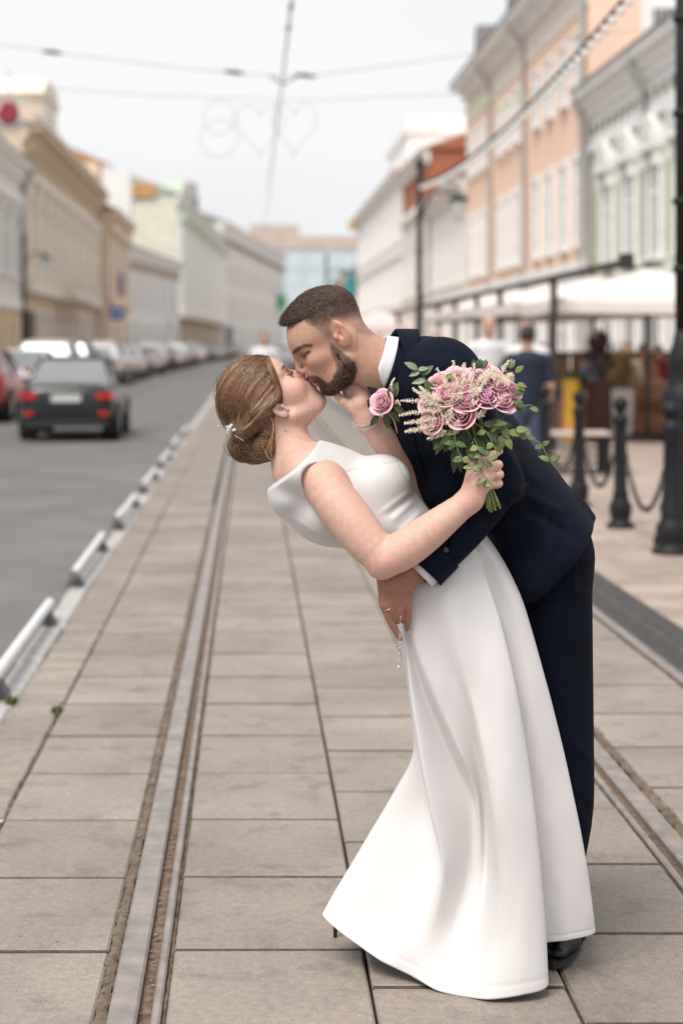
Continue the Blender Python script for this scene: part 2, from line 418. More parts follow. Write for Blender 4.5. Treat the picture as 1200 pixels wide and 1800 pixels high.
# kerb stones on the road side
kerb = struct(MB().box(-1.115, -.99, 24, 320, -.16, -.001).build('kerb', M_kerb))
km = MB().box(-.06, .06, -.494, .494, -.15, 0, .012).mesh('kerb_stone', M_kerb)
for i in range(21):
    o = link('kerb_stone', km, kerb, (-1.052 + random.uniform(-.006, .006), 3.6 + i * 1.0, random.uniform(-.012, .002))); o.rotation_euler = (0, random.uniform(-.02, .02), random.uniform(-.006, .006))
# wheel-stop barriers along the kerb
order = ['nearest', 'second', 'third', 'fourth', 'fifth', 'sixth', 'seventh']
for i, y0 in enumerate((7.15, 10.45, 13.75, 17.05, 20.4, 23.7, 27.0)):
    t = thing('wheel_stop', 'white tubular kerb barrier on grey feet, %s from the camera' % order[i], 'barrier', (-1.085, y0, 0), 0, 'low barriers along the road kerb')
    rot = random.uniform(-.008, .008); t.rotation_euler = (0, 0, rot)
    MB().tube([(0, .02, .085), (0, 2.18, .085)], .027, 14).build('tube', M_white, t, auto=40)
    for yy in (.14, 2.0):
        MB().prism([(-.06, .0), (.06, .002), (.025, .062), (-.025, .062)], yy - .05, yy + .05, 'xz').build('foot', mat('barrier foot', (.11, .115, .125), .6, .2, 15), t)
    for yy in (.03,):
        MB().tube([(0, yy - .004, .085), (0, yy + .03, .085)], .0285, 14).build('reflector_band', mat('red reflector', (.50, .16, .12), .35, .1, 20), t, auto=40)
    MB().tube([(0, -.005, .085), (0, .018, .085)], .026, 14).build('end_cap', mat('grey cap', (.16, .17, .18), .5, .1, 20), t, auto=40)
# right of the track: rail kerb, drain grate, pavement
struct(MB().box(1.905, 1.955, -4, 320, -.14, .004).build('channel_edge', M_rail))
g = thing('drain_channel', 'long dark grey ribbed drain grate beside the right hand pavement', 'drain grate', (1.96, 0, 0))
MB().box(0, .31, -4, 200, -.14, -.03).build('channel_bed', mat('channel dark', (.03, .03, .03), .9, .2, 10), g)
M_gr = mat('grate iron', (.115, .108, .105), .55, .25, 14, .2, 70, metal=.3)
ribs = MB()
for k in range(20): ribs.box(.015, .295, k * .025 + .002, k * .025 + .013, -.03, -.001)
for xx in (0, .15, .295): ribs.box(xx, xx + .014, 0, .496, -.03, .001)
rm = ribs.mesh('grate_section', M_gr)
for k in range(44): link('grate_section', rm, g, (0, 6.5 + k * .5, 0))
tag(MB().box(0, .31, 28.5, 200, -.03, -.001).build('distant_grate', M_gr, g), kind='stuff')
walk = struct(MB().box(2.275, 60, -4, 320, -.14, .006).build('pavement', M_walk))
pm = MB().box(-.147, .147, -.147, .147, -.03, 0, .004).mesh('paver', M_walk)
for i in range(9):
    for j in range(26):
        o = link('paver', pm, walk, (2.43 + i * .298 + (.0 if j % 2 else .149), 9.2 + j * .298, .010 + random.uniform(-.001, .002)))
struct(MB().box(-40, -7.35, -4, 320, -.14, .0).build('pavement_far_side', mat('far pavement', (.34, .32, .30), .85, .12, 2)))
struct(MB().box(-7.35, -7.2, -4, 320, -.14, .004).build('kerb_far_side', M_kerb))

# ================================================================== BUILDINGS
M_glass = mat('window glass', (.30, .31, .315), .12, .25, .7, spec=.7)
M_glassd = mat('dark window glass', (.10, .10, .105), .12, .25, .7, spec=.7)
M_pipe = mat('downpipe grey', (.42, .41, .40), .5, .12, 8, metal=.2)
M_trim = mat('white stucco trim', (.88, .87, .85), .85, .08, 3)
M_roof = mat('roof tin', (.22, .21, .21), .6, .2, 2)
def building(label, p0, p1, H, wall, depth=10, roof=M_roof, cat='building', cornice=.55, name='building', trim=M_trim, end_wall=None):
    """local x runs along the facade from p0 to p1, local -y faces the street, z up"""
    d = Vector((p1[0] - p0[0], p1[1] - p0[1])); Lh = d.length; rz = math.atan2(d.y, d.x)
    t = thing(name, label, cat, (p0[0], p0[1], 0), rz, 'buildings along the street')
    side = t['side'] = 1.0
    MB().box(0, Lh, 0, depth, 0, H).build('wall', wall, t)
    q = MB()
    for k, (o, z0, z1) in enumerate(((.16, H - .75, H - .5), (.30, H - .5, H - .25), (cornice, H - .25, H))): q.box(-.1, Lh + .1, -o, -.002 + .001 * k, z0, z1)
    q.build('cornice', trim, t)
    MB().prism([(-cornice - .1, H + .004), (depth + .3, H + .004), (depth / 2, H + 2.2)], -.2, Lh + .2, 'yz').build('roof', roof, t)
    return t, Lh
def win_mesh(w_, h_, trim, glass, hood=0, frame=M_trim, arch=False, sur=.16):
    fr = MB()
    fr.box(-w_ / 2 - sur, -w_ / 2, -.10, .02, -.1, h_); fr.box(w_ / 2, w_ / 2 + sur, -.10, .02, -.1, h_)
    fr.box(-w_ / 2 - sur, w_ / 2 + sur, -.101, .02, h_, h_ + sur)
    if hood:
        fr.box(-w_ / 2 - sur - .12, w_ / 2 + sur + .12, -.30, .02, h_ + sur + .18, h_ + sur + .32)
        for s in (-1, 1): fr.box(s * (w_ / 2 + .1) - .1, s * (w_ / 2 + .1) + .1, -.24, .02, h_ + sur - .25, h_ + sur + .18)
        if hood > 1:
            ring = [(math.cos(a) * (w_ / 2 + .25), math.sin(a) * .75) for a in np.linspace(0, math.pi, 12)] + [(math.cos(a) * (w_ / 2 + .02), math.sin(a) * .5) for a in np.linspace(math.pi, 0, 12)]
            fr.prism([(a, b + h_ + sur + .33) for a, b in ring], -.26, .02, 'xz'); fr.ball((0, -.15, h_ + sur + .6), (.22, .12, .26), 8, 5)
    sill = MB().box(-w_ / 2 - sur - .06, w_ / 2 + sur + .06, -.22, .02, -.2, -.1)
    pane = MB().box(-w_ / 2, w_ / 2, -.035, -.012, -.1, h_)
    bars = MB().box(-.04, .04, -.07, -.036, -.1, h_).box(-w_ / 2, w_ / 2, -.069, -.036, h_ * .66, h_ * .66 + .08)
    for s in (-1, 1): bars.box(s * (w_ / 2 - .04) - .04, s * (w_ / 2 - .04) + .04, -.068, -.036, -.1, h_)
    return [('window', fr.mesh('window', trim)), ('sill', sill.mesh('sill', trim)), ('pane', pane.mesh('pane', glass)), ('glazing_bar', bars.mesh('glazing_bar', frame))]
def window(t, wm, x, z, y=0):
    o = link('window', wm[0][1], t, (x, y, z))
    for n_, me in wm[1:]: link(n_, me, o)
    return o
def downpipe(t, x, H, out=.55, m=M_pipe):
    return MB().tube([(x, -out, H - .1), (x, -out, H - .35), (x, -.16, H - 1.1), (x, -.14, H - 1.5), (x, -.14, .3), (x, -.35, .1)], .085, 8).build('downpipe', m, t, smooth=True)
def belt(t, Lh, z, h_=.3, o=.14, m=M_trim, name='belt_course'): return MB().box(-.05, Lh + .05, -o, 0, z, z + h_).build(name, m, t)

M_green = mat('pale green stucco', (.56, .60, .47), .9, .08, 2)
M_peach = mat('peach stucco', (.90, .64, .49), .9, .06, 1.2)
M_grey = mat('grey white stucco', (.76, .73, .69), .9, .08, 2)
M_cream = mat('cream stucco', (.82, .75, .65), .9, .08, 2)
M_tan = mat('tan stucco', (.76, .62, .47), .9, .14, 1.6)
M_tan2 = mat('ochre stucco', (.68, .49, .31), .9, .1, 2)
M_redb = mat('red brick wall', (.42, .145, .075), .9, .15, 4)
M_whitew = mat('white stucco', (.86, .85, .83), .9, .06, 2)

# right side facades stand at x = 10 (local x runs from far to near so that local -y faces the street)
t, Lh = building('pale green two storey house with arched white window hoods, at the right edge', (10, 50.2), (10, 33), 8.9, M_green, 9); t.rotation_euler.z = R(-90)
wm = win_mesh(1.15, 2.2, M_trim, M_glass, 2)
for k in range(6): window(t, wm, 2.6 + 2.75 * k, 3.75)
wm2 = win_mesh(1.3, 2.0, M_trim, M_glassd)
for k in range(6): window(t, wm2, 2.6 + 2.75 * k, .8)
belt(t, Lh, 7.1, .16); belt(t, Lh, 3.0, .35); q = MB().box(0, Lh, -.04, 0, 7.27, 8.15); q.build('frieze', M_trim, t)
vm = MB().box(-.16, .16, -.09, -.041, -.14, .14).mesh('vent', mat('vent green', (.20, .24, .16), .8, .1, 3))
for k in range(20): link('vent', vm, t, (.7 + k * .85, 0, 7.7))
bk = MB().prism([(-.5, .0), (0, 0), (0, -.45), (-.15, -.3)], -.09, .09, 'yz').mesh('bracket', M_trim)
for k in range(30): link('bracket', bk, t, (.3 + k * .57, 0, 8.64))
for x in (.25, 7.4): downpipe(t, x, 8.9)
MB().box(.0, Lh, -.03, 0, .0, 2.98).build('plinth_wall', M_trim, t)

t, Lh = building('long peach three storey house with white framed windows and grey downpipes', (10, 79), (10, 50.4), 13.4, M_peach, 14, cornice=.75); t.rotation_euler.z = R(-90)
wm = win_mesh(1.0, 1.75, M_trim, M_glass); wt = win_mesh(1.05, 2.5, M_trim, M_glass, 0, sur=.24); wg = win_mesh(1.4, 2.2, M_trim, M_glassd)
for x in (1.6, 3.9, 6.2, 10.8, 13.0, 15.2, 19.6, 22.1, 24.7, 27.2): window(t, wm, x, 9.15); window(t, wt, x, 4.6); window(t, wg, x, .7)
for x in (8.4, 17.2, 28.2): downpipe(t, x, 13.4, .75)
belt(t, Lh, 3.75, .3); belt(t, Lh, 12.25, .12, .1); MB().box(0, Lh, -.05, 0, 11.55, 12.25).build('frieze', mat('relief stucco', (.80, .72, .62), .9, .2, 14, 1, 20), t)
MB().box(-.02, Lh, -.035, 0, .1, 3.74).build('plinth_wall', M_trim, t)
o = link('window', win_mesh(1.35, 1.15, M_trim, M_glassd, sur=.3)[0][1], t, (28.6, 2.5, 10.25)); o.rotation_euler.z = R(90)
e = MB().box(-.675, .675, -.06, -.02, -.1, 1.15); e = e.build('pane', M_glassd, o)
for k in range(9): MB().box(-.65 + k * .16, -.62 + k * .16, -.09, -.062, -.1, 1.15).build('grille_bar', M_trim, o)
for i, (yy, h_) in enumerate(((8, 1.2), (17, 1.0))): MB().prism([(yy - .7, 13.5), (yy + .7, 13.5), (yy + .5, 13.5 + h_), (yy - .5, 13.5 + h_)], -.6, .4, 'xz').build('roof_hatch', M_roof, t)

t, Lh = building('low grey white two storey house between the peach house and the red brick gable', (10, 95), (10, 79.2), 9.3, M_grey, 9); t.rotation_euler.z = R(-90)
wm = win_mesh(1.1, 2.0, M_trim, M_glassd); 
for k in range(5): window(t, wm, 1.8 + 3 * k, 4.6); window(t, wm, 1.8 + 3 * k, 1.0)
belt(t, Lh, 3.7); downpipe(t, .4, 9.3)
t, Lh = building('red brick house with a white arched panel in its gable end', (10, 112), (10, 95.2), 12.4, M_redb, 12, roof=M_redb); t.rotation_euler.z = R(-90)
arch = [(1.0 + 2.4 * math.cos(a), 8.9 + 2.4 * math.sin(a)) for a in np.linspace(0, math.pi, 16)]
MB().prism([(a + 1.4, b) for a, b in arch], Lh + .001, Lh + .12, 'yz').build('arch_panel', M_trim, t)
MB().prism([(a * .8 + 1.9, b * .8 + 1.8) for a, b in arch], Lh + .121, Lh + .16, 'yz').build('arch_infill', M_redb, t)
MB().box(0, Lh + .003, -.03, 0, 0, 9.2).build('lower_facade', M_grey, t); belt(t, Lh, 9.2, .4, .3)
for k in range(4): window(t, wm, 2 + 4 * k, 4.6, -.03)
t, Lh = building('white ornate house with stepped attic tower at the far right end', (10, 160), (10, 112.2), 13.0, M_whitew, 12, roof=M_trim); t.rotation_euler.z = R(-90)
for k in range(12): window(t, wm, 2.5 + 3.9 * k, 8.6); window(t, wm, 2.5 + 3.9 * k, 4.4); window(t, wm, 2.5 + 3.9 * k, .9)
belt(t, Lh, 7.4); belt(t, Lh, 3.6); MB().box(30, 46, .5, 8, 13.0, 15.6).box(29.8, 46.2, .3, 8.2, 15.6, 16.1).box(36, 41, 1, 5, 16.1, 17.4).build('attic_tower', M_trim, t)
MB().box(-.3, 2.2, -.8, 0, 12.2, 12.98).build('yellow_eave', mat('yellow eave', (.70, .50, .20), .8, .1, 2), t)
t, Lh = building('pale yellow shop house in the far distance behind the groom\'s hair', (10.5, 215), (10.5, 161), 9.0, mat('yellow stucco', (.70, .56, .34), .9, .1, 1), 9); t.rotation_euler.z = R(-90)
for k in range(10): window(t, wm, 3 + 5 * k, 4.4)
MB().box(40, 48, -.9, -.2, 6.4, 8.2).build('shop_sign', mat('teal sign', (.03, .33, .38), .5, .1, 2), t)

# left side
t, Lh = building('white three bay house with ochre ground floor at the left edge', (-10, 56), (-10, 74.6), 9.3, M_grey, 10); t.rotation_euler.z = R(90)
t['side'] = -1
wm = win_mesh(1.2, 2.6, M_trim, M_glassd, 1)
for k in range(6): window(t, wm, 1.8 + 3 * k, 4.5)
wg = win_mesh(1.2, 1.6, M_tan, M_glassd)
for k in range(6): window(t, wg, 1.8 + 3 * k, .8)
MB().box(0, Lh, -.06, 0, .0, 2.9).build('plinth_wall', M_tan2, t); belt(t, Lh, 3.0, .4); belt(t, Lh, 7.6, .3); downpipe(t, 18.3, 9.3)
t, Lh = building('tan ornate mansion with arched windows, heavy cornice and stepped attic', (-10, 74.8), (-10, 110), 12.6, M_tan, 12, cornice=.9, trim=M_tan); t.rotation_euler.z = R(90)
wa = win_mesh(1.5, 3.0, M_cream, M_glassd, 2, sur=.3)
for k in range(9): window(t, wa, 2.4 + 3.8 * k, 5.6)
wg = win_mesh(1.5, 2.2, M_cream, M_glassd, sur=.25)
for k in range(1, 9): window(t, wg, 2.4 + 3.8 * k, 1.2)
col_me = MB().lathe([(.36, 4.9), (.30, 5.2), (.27, 9.4), (.40, 9.8), (.40, 10.0)], (0, -.10, 0), 10).mesh('pilaster', M_cream)
for k in range(10): link('pilaster', col_me, t, (.5 + 3.8 * k, 0, 0))
belt(t, Lh, 4.3, .5, .5, M_cream); belt(t, Lh, 10.0, .35, .45, M_cream); MB().box(0, Lh, -.06, 0, 10.36, 11.7).build('frieze', mat('dark relief stucco', (.60, .48, .34), .9, .35, 6, 1, 12), t)
gb = MB().prism([(-.75, 0), (0, 0), (0, -.7), (-.2, -.5)], -.16, .16, 'yz').mesh('bracket', M_tan)
for k in range(28): link('bracket', gb, t, (.6 + 1.25 * k, 0, 11.84))
MB().box(.5, Lh - 1, -.5, .4, 12.605, 13.5).build('parapet', M_tan, t)
MB().box(2.6, 8.2, -.6, 2, 13.0, 14.6).prism([(2.2, 14.6), (8.6, 14.6), (7.4, 15.5), (3.4, 15.5)], -.7, 2.1, 'xz').build('attic_gable', M_cream, t)
MB().box(Lh - 5, Lh - 2.5, -.6, 1.5, 13.0, 14.4).build('attic_block', M_tan, t)
MB().box(1.0, 3.6, -.14, 0, 0, 3.4).build('door', mat('dark brown door', (.055, .030, .024), .6, .2, 4), t)
bal = MB().box(12, 24, -1.3, -.5, 4.25, 4.5)
for k in range(38): bal.lathe([(.06, 4.5), (.10, 4.7), (.05, 5.0), (.07, 5.25)], (12.2 + k * .31, -1.2, 0), 6)
bal.box(12, 24, -1.32, -1.08, 5.25, 5.4).build('balcony', M_cream, t); t.scale.z = .88
t, Lh = building('projecting pinkish tan wing with one dark arched window and a flag', (-9.1, 110.2), (-9.1, 128), 10.2, mat('pink tan stucco', (.78, .62, .49), .9, .1, 2), 10, trim=M_tan); t.rotation_euler.z = R(90)
wd = win_mesh(1.6, 3.2, M_tan, M_glassd, 2, sur=.3); window(t, wd, 3.5, 5.4); window(t, wd, 9, 5.4); window(t, wd, 14, 5.4)
o = link('window', wd[0][1], t, (-.001, 2.2, 5.2)); o.rotation_euler.z = R(-90); MB().box(-.8, .8, -.05, -.02, -.1, 3.2).build('pane', M_glassd, o)
belt(t, Lh, 4.0, .5, .3, M_tan); belt(t, Lh, 8.8, .4, .3, M_tan)
MB().lathe([(1.3, 10.2), (1.3, 11.4), (1.1, 12.0), (.5, 12.7), (.1, 13.2)], (2.2, 1.6, 0), 14).build('cupola', M_tan, t, smooth=True)
fl = thing('flag', 'white blue and red flag hanging on the pinkish tan wing', 'flag', (-8.5, 109.6, 4.4))
MB().tube([(-.5, .6, .2), (.45, -.6, 2.0)], .04, 6).build('flag_pole', M_trim, fl)
for i, c in enumerate(((.75, .75, .75), (.05, .12, .45), (.55, .04, .05))):
    q = MB(); n = 8
    q.raw([(.45 - .12 * i - .12 * e + .0, -.6 + .04 * math.sin(j * 1.3 + e), 1.95 - .16 * i - .16 * e - j * .22) for e in (0, 1) for j in range(n)], [(j, j + 1, n + j + 1, n + j) for j in range(n - 1)])
    q.build('flag_stripe', mat('flag colour %d' % i, c, .8, .05, 2), fl, smooth=True, solid=.01)
t, Lh = building('orange painted block with white stair tower behind the tan wing', (-11.6, 134), (-11.6, 150), 15.6, mat('orange stucco', (.66, .28, .13), .9, .06, 1), 9, roof=mat('orange roof', (.5, .22, .12), .8, .1, 1), trim=M_trim); t.rotation_euler.z = R(90)
MB().box(-.4, 2.6, -2.2, -.02, 0, 15.2).build('stair_tower', M_whitew, t); window(t, wd, 6, 10)
t, Lh = building('low white house with dark frieze beyond the tan wing', (-9.6, 128.4), (-6.5, 156), 8.8, M_whitew, 10)
wm = win_mesh(1.2, 2.4, M_trim, M_glassd)
for k in range(7): window(t, wm, 2.4 + 3.8 * k, 4.4); window(t, wm, 2.4 + 3.8 * k, .8)
MB().box(0, Lh, -.1, 0, 7.2, 8.05).build('frieze', mat('brown relief', (.45, .38, .33), .9, .35, 5), t)
t, Lh = building('tall white and green house with columns and green roof ornaments', (-6.9, 160), (-3.8, 230), 15.6, mat('grey green stucco', (.62, .68, .62), .9, .1, 1), 11, roof=mat('green roof', (.40, .46, .38), .7, .1, 1))
wm = win_mesh(1.5, 3.0, M_trim, M_glassd)
for k in range(16): window(t, wm, 2.4 + 4.2 * k, 9.2); window(t, wm, 2.4 + 4.2 * k, 5.0)
cm = MB().lathe([(.55, 4.6), (.45, 5.2), (.4, 12.6), (.6, 13.2)], (0, -.15, 0), 8).mesh('column', M_trim)
for k in range(17): link('column', cm, t, (.4 + 4.2 * k, 0, 0))
belt(t, Lh, 4.0, .6, .9, M_grey); belt(t, Lh, 13.2, .6, .9, mat('green trim', (.50, .58, .46), .8, .1, 2)); MB().box(0, Lh, -.08, 0, 0, 3.98).build('plinth_wall', mat('beige base', (.52, .44, .35), .9, .1, 2), t)
MB().box(-.06, 0, 0, 8.5, 0, 15.2).build('end_wall', mat('pale cream', (.76, .74, .62), .9, .1, 1), t)
MB().box(-.4, 0, 2, 9.5, 15.3, 16.6).build('orange_band', mat('orange brown band', (.55, .31, .13), .8, .1, 1), t)
for x, h_ in ((2, 1.2), (16, 2.4), (18, 1.4)): MB().prism([(x - 2, 15.7), (x + 2, 15.7), (x + .8, 15.7 + h_), (x - .8, 15.7 + h_)], -.6, 1.5, 'xz').build('gable', M_roof if x > 10 else MATS['green trim'], t)
t, Lh = building('long pale grey house closing the left side of the far street', (-3.8, 231), (6.4, 326), 18.2, M_grey, 12)
for k in range(20): window(t, wm, 2.4 + 4.7 * k, 9.8); window(t, wm, 2.4 + 4.7 * k, 5.2); window(t, wm, 2.4 + 4.7 * k, 1.0)
belt(t, Lh, 15.4, .5, .5, M_roof); belt(t, Lh, 8.8)
MB().box(4, 9, -.4, 0, .4, 4).build('shop_front', mat('dark shop front', (.10, .10, .10), .5, .2, 1), t)
MB().box(80, 86, -1.4, -.2, 8.0, 10.5).build('shop_sign', mat('green sign', (.10, .42, .20), .6, .1, 1), t)
t = thing('office_building', 'pale blue glass office block with brown top closing the street', 'building', (2, 350, 0), 0, 'buildings along the street')
MB().box(-2, 20.5, 0, 20, 0, 21).build('wall', mat('pale concrete', (.62, .66, .68), .8, .05, .3), t)
for i in range(6):
    for j in range(5): MB().box(-1.6 + i * 3.65, 1.7 + i * 3.65, -.12, -.01, 1.5 + j * 3.9, 4.9 + j * 3.9).build('pane', mat('blue facade glass', (.60, .70, .74), .2, .12, .2), t)
MB().box(-2.2, 20.7, -.3, 20, 21, 23.6).build('upper_storey', mat('brown cladding', (.58, .48, .42), .8, .1, .4), t)
MB().box(-2.1, 8, -.1, 15, 23.6, 26).build('roof_storey', MATS['brown cladding'], t)
# neighbouring houses just outside the picture, so the street goes on
t, Lh = building('cream two storey house next to the pale green one, outside the right edge', (10, 32.8), (10, 12), 9.4, M_cream, 9); t.rotation_euler.z = R(-90)
wm = win_mesh(1.1, 2.2, M_trim, M_glass, 1)
for k in range(7): window(t, wm, 1.8 + 2.9 * k, 4.6); window(t, wm, 1.8 + 2.9 * k, 1.0)
belt(t, Lh, 3.8); downpipe(t, .4, 9.4)
t, Lh = building('pale grey two storey house nearer than the white one, outside the left edge', (-10, 26), (-10, 55.8), 9.0, M_grey, 10); t.rotation_euler.z = R(90)
for k in range(10): window(t, wm, 1.6 + 2.95 * k, 4.6); window(t, wm, 1.6 + 2.95 * k, 1.0)
belt(t, Lh, 3.8); downpipe(t, 29.4, 9.0)
# ================================================================== CARS
M_tyre = mat('tyre rubber', (.015, .015, .016), .8, .1, 20); M_rim = mat('alloy rim', (.45, .45, .46), .3, .1, 10, metal=.8); M_carglass = mat('car glass', (.30, .31, .32), .10, .06, 2, spec=.75, metal=.35)
M_red_l = mat('tail lamp red', (.50, .020, .018), .2, .1, 10); M_plate = mat('plate white', (.62, .62, .60), .5, .05, 10); M_blackp = mat('black plastic', (.02, .02, .022), .6, .1, 10); M_headl = mat('head lamp', (.6, .62, .64), .1, .1, 10)
def paint(nm, c): return mat('car paint ' + nm, c, .28, .04, 3, coat=.5, spec=.4)
def loft(rings):
    n = len(rings[0]); v = [p for r in rings for p in r]; f = [(i * n + k, i * n + (k + 1) % n, (i + 1) * n + (k + 1) % n, (i + 1) * n + k) for i in range(len(rings) - 1) for k in range(n)]
    f += [tuple(range(n - 1, -1, -1)), tuple((len(rings) - 1) * n + k for k in range(n))]; return v, f
wheel_me = {}
def car(label, x, y, col, rz=0, kind='sedan', mirror=False, group='cars parked along the kerb'):
    """rear bumper at local y = 0, nose towards +y"""
    t = thing('car', label, 'car', (x, y, -.10), rz, group); P = paint(*col)
    tall = {'sedan': 1., 'hatch': 1.03, 'suv': 1.16}[kind]
    st = [(.0, .60, .34, .80), (.05, .76, .30, .95), (.22, .83, .26, 1.0), (.75, .865, .24, 1.005), (1.6, .875, .24, .985), (2.7, .875, .24, .975), (3.3, .865, .24, .93), (3.95, .83, .25, .82), (4.28, .72, .28, .70), (4.38, .55, .32, .60)]
    if kind != 'sedan': st = [(yy * .96, w_, zb, zt * (1.05 if kind == 'suv' else 1)) for yy, w_, zb, zt in st]
    rings = []
    for yy, w_, zb, zt in st:
        zt *= tall; h_ = zt - zb
        half = [(w_ * .90, zb), (w_ * .99, zb + h_ * .22), (w_, zb + h_ * .5), (w_ * .985, zb + h_ * .78), (w_ * .90, zt - .01), (w_ * .5, zt + .02)]
        rings.append([(a, yy, b) for a, b in half] + [(-a, yy, b) for a, b in half[::-1]])
    v, f = loft(rings); MB().raw(v, f).build('body', P, t, smooth=True, sub=1)
    # glasshouse: glass hull, roof panel, pillars
    zb, zr = .96 * tall, 1.44 * tall
    yb0, yt0, yt1, yb1 = {'sedan': (.62, 1.28, 2.35, 3.15), 'hatch': (.14, .62, 2.3, 3.1), 'suv': (.10, .42, 2.25, 3.0)}[kind]
    B = [(-.76, yb0), (.76, yb0), (.80, (yb0 + yb1) / 2), (.72, yb1), (-.72, yb1), (-.80, (yb0 + yb1) / 2)]; T = [(-.56, yt0), (.56, yt0), (.60, (yt0 + yt1) / 2), (.55, yt1), (-.55, yt1), (-.60, (yt0 + yt1) / 2)]
    MB().raw([(a, b, zb) for a, b in B] + [(a, b, zr) for a, b in T], [(i, (i + 1) % 6, 6 + (i + 1) % 6, 6 + i) for i in range(6)] + [tuple(range(6, 12))]).build('window', M_carglass, t)
    MB().raw([(a * 1.04, yt0 - .05 + (b - yt0) * 1.04, zr - .02) for a, b in T] + [(a * .85, b, zr + .035) for a, b in T], [(i, (i + 1) % 6, 6 + (i + 1) % 6, 6 + i) for i in range(6)] + [tuple(range(6, 12)), (5, 4, 3, 2, 1, 0)]).build('roof', P, t, smooth=True)
    for i in range(6): MB().tube([(B[i][0] * 1.01, B[i][1], zb - .03), (T[i][0] * 1.03, T[i][1], zr)], .035 if i not in (2, 5) else .03, 6).build('pillar', P if i not in (2, 5) else M_blackp, t)
    if 'wheel' not in wheel_me:
        wheel_me['wheel'] = MB().lathe([(.19, -.10), (.30, -.105), (.325, -.07), (.325, .07), (.30, .105), (.19, .10)], (0, 0, 0), 22, 'x').mesh('wheel', M_tyre, True)
        q_ = MB().lathe([(.03, -.112), (.08, -.112), (.08, .112), (.03, .112)], (0, 0, 0), 10, 'x'); q_.lathe([(.17, -.108), (.20, -.108), (.20, .108), (.17, .108)], (0, 0, 0), 18, 'x')
        for k in range(5): a = k * 1.2566; q_.obox((0, .12 * math.cos(a), .12 * math.sin(a)), (.107, 0, 0), (0, .06 * math.cos(a), .06 * math.sin(a)), (0, -.022 * math.sin(a), .022 * math.cos(a)))
        wheel_me['rim'] = q_.mesh('rim', M_rim)
    for yy in (.80, 3.42):
        for s in (-1, 1):
            MB().lathe([(.37, s * .60), (.37, s * .884)], (0, yy, .34), 20, 'x').build('wheel_arch', M_blackp, t)
            o = link('wheel', wheel_me['wheel'], t, (s * .80, yy, .325)); link('rim', wheel_me['rim'], o)
    L0 = .012
    for s in (-1, 1):
        lz = .80 * tall
        MB().obox((s * .64, .035, lz), (.115, s * .03 * 0, 0), (-s * .0, .035, 0), (0, 0, .05 * tall)).obox((s * .775, .12, lz + .01), (.035, 0, 0), (0, .12, 0), (0, 0, .06)).build('tail_lamp', M_red_l, t)
        MB().box(s * .66 - .08, s * .66 + .08, -.008, .05, .46, .53).build('reflector', M_red_l, t)
        MB().obox((s * .62, 4.22 if kind == 'sedan' else 4.05, .66 * tall), (.15, 0, 0), (s * -.02, .06, 0), (0, 0, .06)).build('head_lamp', M_headl, t)
        MB().ball((s * .98, 2.55, 1.0 * tall), (.10, .06, .07), 10, 6).build('mirror', P, t, smooth=True)
        for yy in (1.55, 2.4): MB().box(s * .872 - .012, s * .872 + .012, yy, yy + .18, .82 * tall, .85 * tall).build('door_handle', P, t)
    MB().box(-.26, .26, -.016, .05, .70, .81).build('number_plate', M_plate, t)
    MB().box(-.72, .72, -.02, .30, .26, .40).build('bumper_valance', M_blackp, t); MB().box(-.3, .3, -.012, .04, .835, .86).build('chrome_strip', M_rim, t)
    return t
BLACK, WHITE, SILVER, RED, GREY = ('black', (.012, .012, .014)), ('white', (.80, .80, .80)), ('silver', (.50, .51, .52)), ('red', (.33, .012, .015)), ('grey', (.10, .105, .11))
car('black sedan driving away in the near lane, red tail lamps', -3.0, 27.8, BLACK, R(.5), group='cars on the road').scale = (.92, .95, .95)
car('dark grey car far off on the tracks beside the groom\'s forehead', 1.05, 64, GREY, 0, 'hatch', group='cars on the road')
ROWC = [(RED, 'hatch', 'red hatchback cut off by the left edge, nearest of the parked row'), (WHITE, 'sedan', 'white sedan parked just beyond the red hatchback'), (WHITE, 'suv', 'white SUV parked third in the row'), (GREY, 'suv', 'dark grey SUV parked fourth in the row, right beyond the black sedan'), (SILVER, 'hatch', 'silver hatchback parked fifth in the row'), (WHITE, 'suv', 'white SUV parked sixth in the row'), (SILVER, 'sedan', 'silver sedan parked seventh in the row'), (WHITE, 'sedan', 'white sedan parked eighth in the row'), (BLACK, 'sedan', 'black sedan parked ninth in the row'), (WHITE, 'hatch', 'white hatchback parked tenth in the row'), (WHITE, 'suv', 'white SUV parked eleventh in the row'), (BLACK, 'hatch', 'black hatchback parked twelfth in the row'),
        (WHITE, 'sedan', 'white sedan parked thirteenth in the row'), (SILVER, 'suv', 'silver SUV parked fourteenth in the row'), (WHITE, 'hatch', 'white hatchback parked fifteenth in the row'), (GREY, 'sedan', 'grey sedan parked sixteenth in the row'), (WHITE, 'suv', 'white SUV parked seventeenth in the row')]
for i, (c, k, lb) in enumerate(ROWC): car(lb, -5.72 + random.uniform(-.1, .1) + max(0, i - 8) * .11, 34 + i * 6.2 + random.uniform(-.3, .3), c, R(random.uniform(-1.5, 1.5)), k)

nth = ['eighteenth', 'nineteenth', 'twentieth', 'twenty first', 'twenty second', 'twenty third', 'twenty fourth']
for i in range(7):
    nm, c = [('white', WHITE), ('black', BLACK), ('silver', SILVER), ('white', WHITE), ('grey', GREY), ('white', WHITE), ('silver', SILVER)][i]
    car('%s hatchback parked %s in the far row near the vanishing point' % (nm, nth[i]), -4.6 + i * .42, 142 + i * 11.5, c, R(-2), 'hatch')
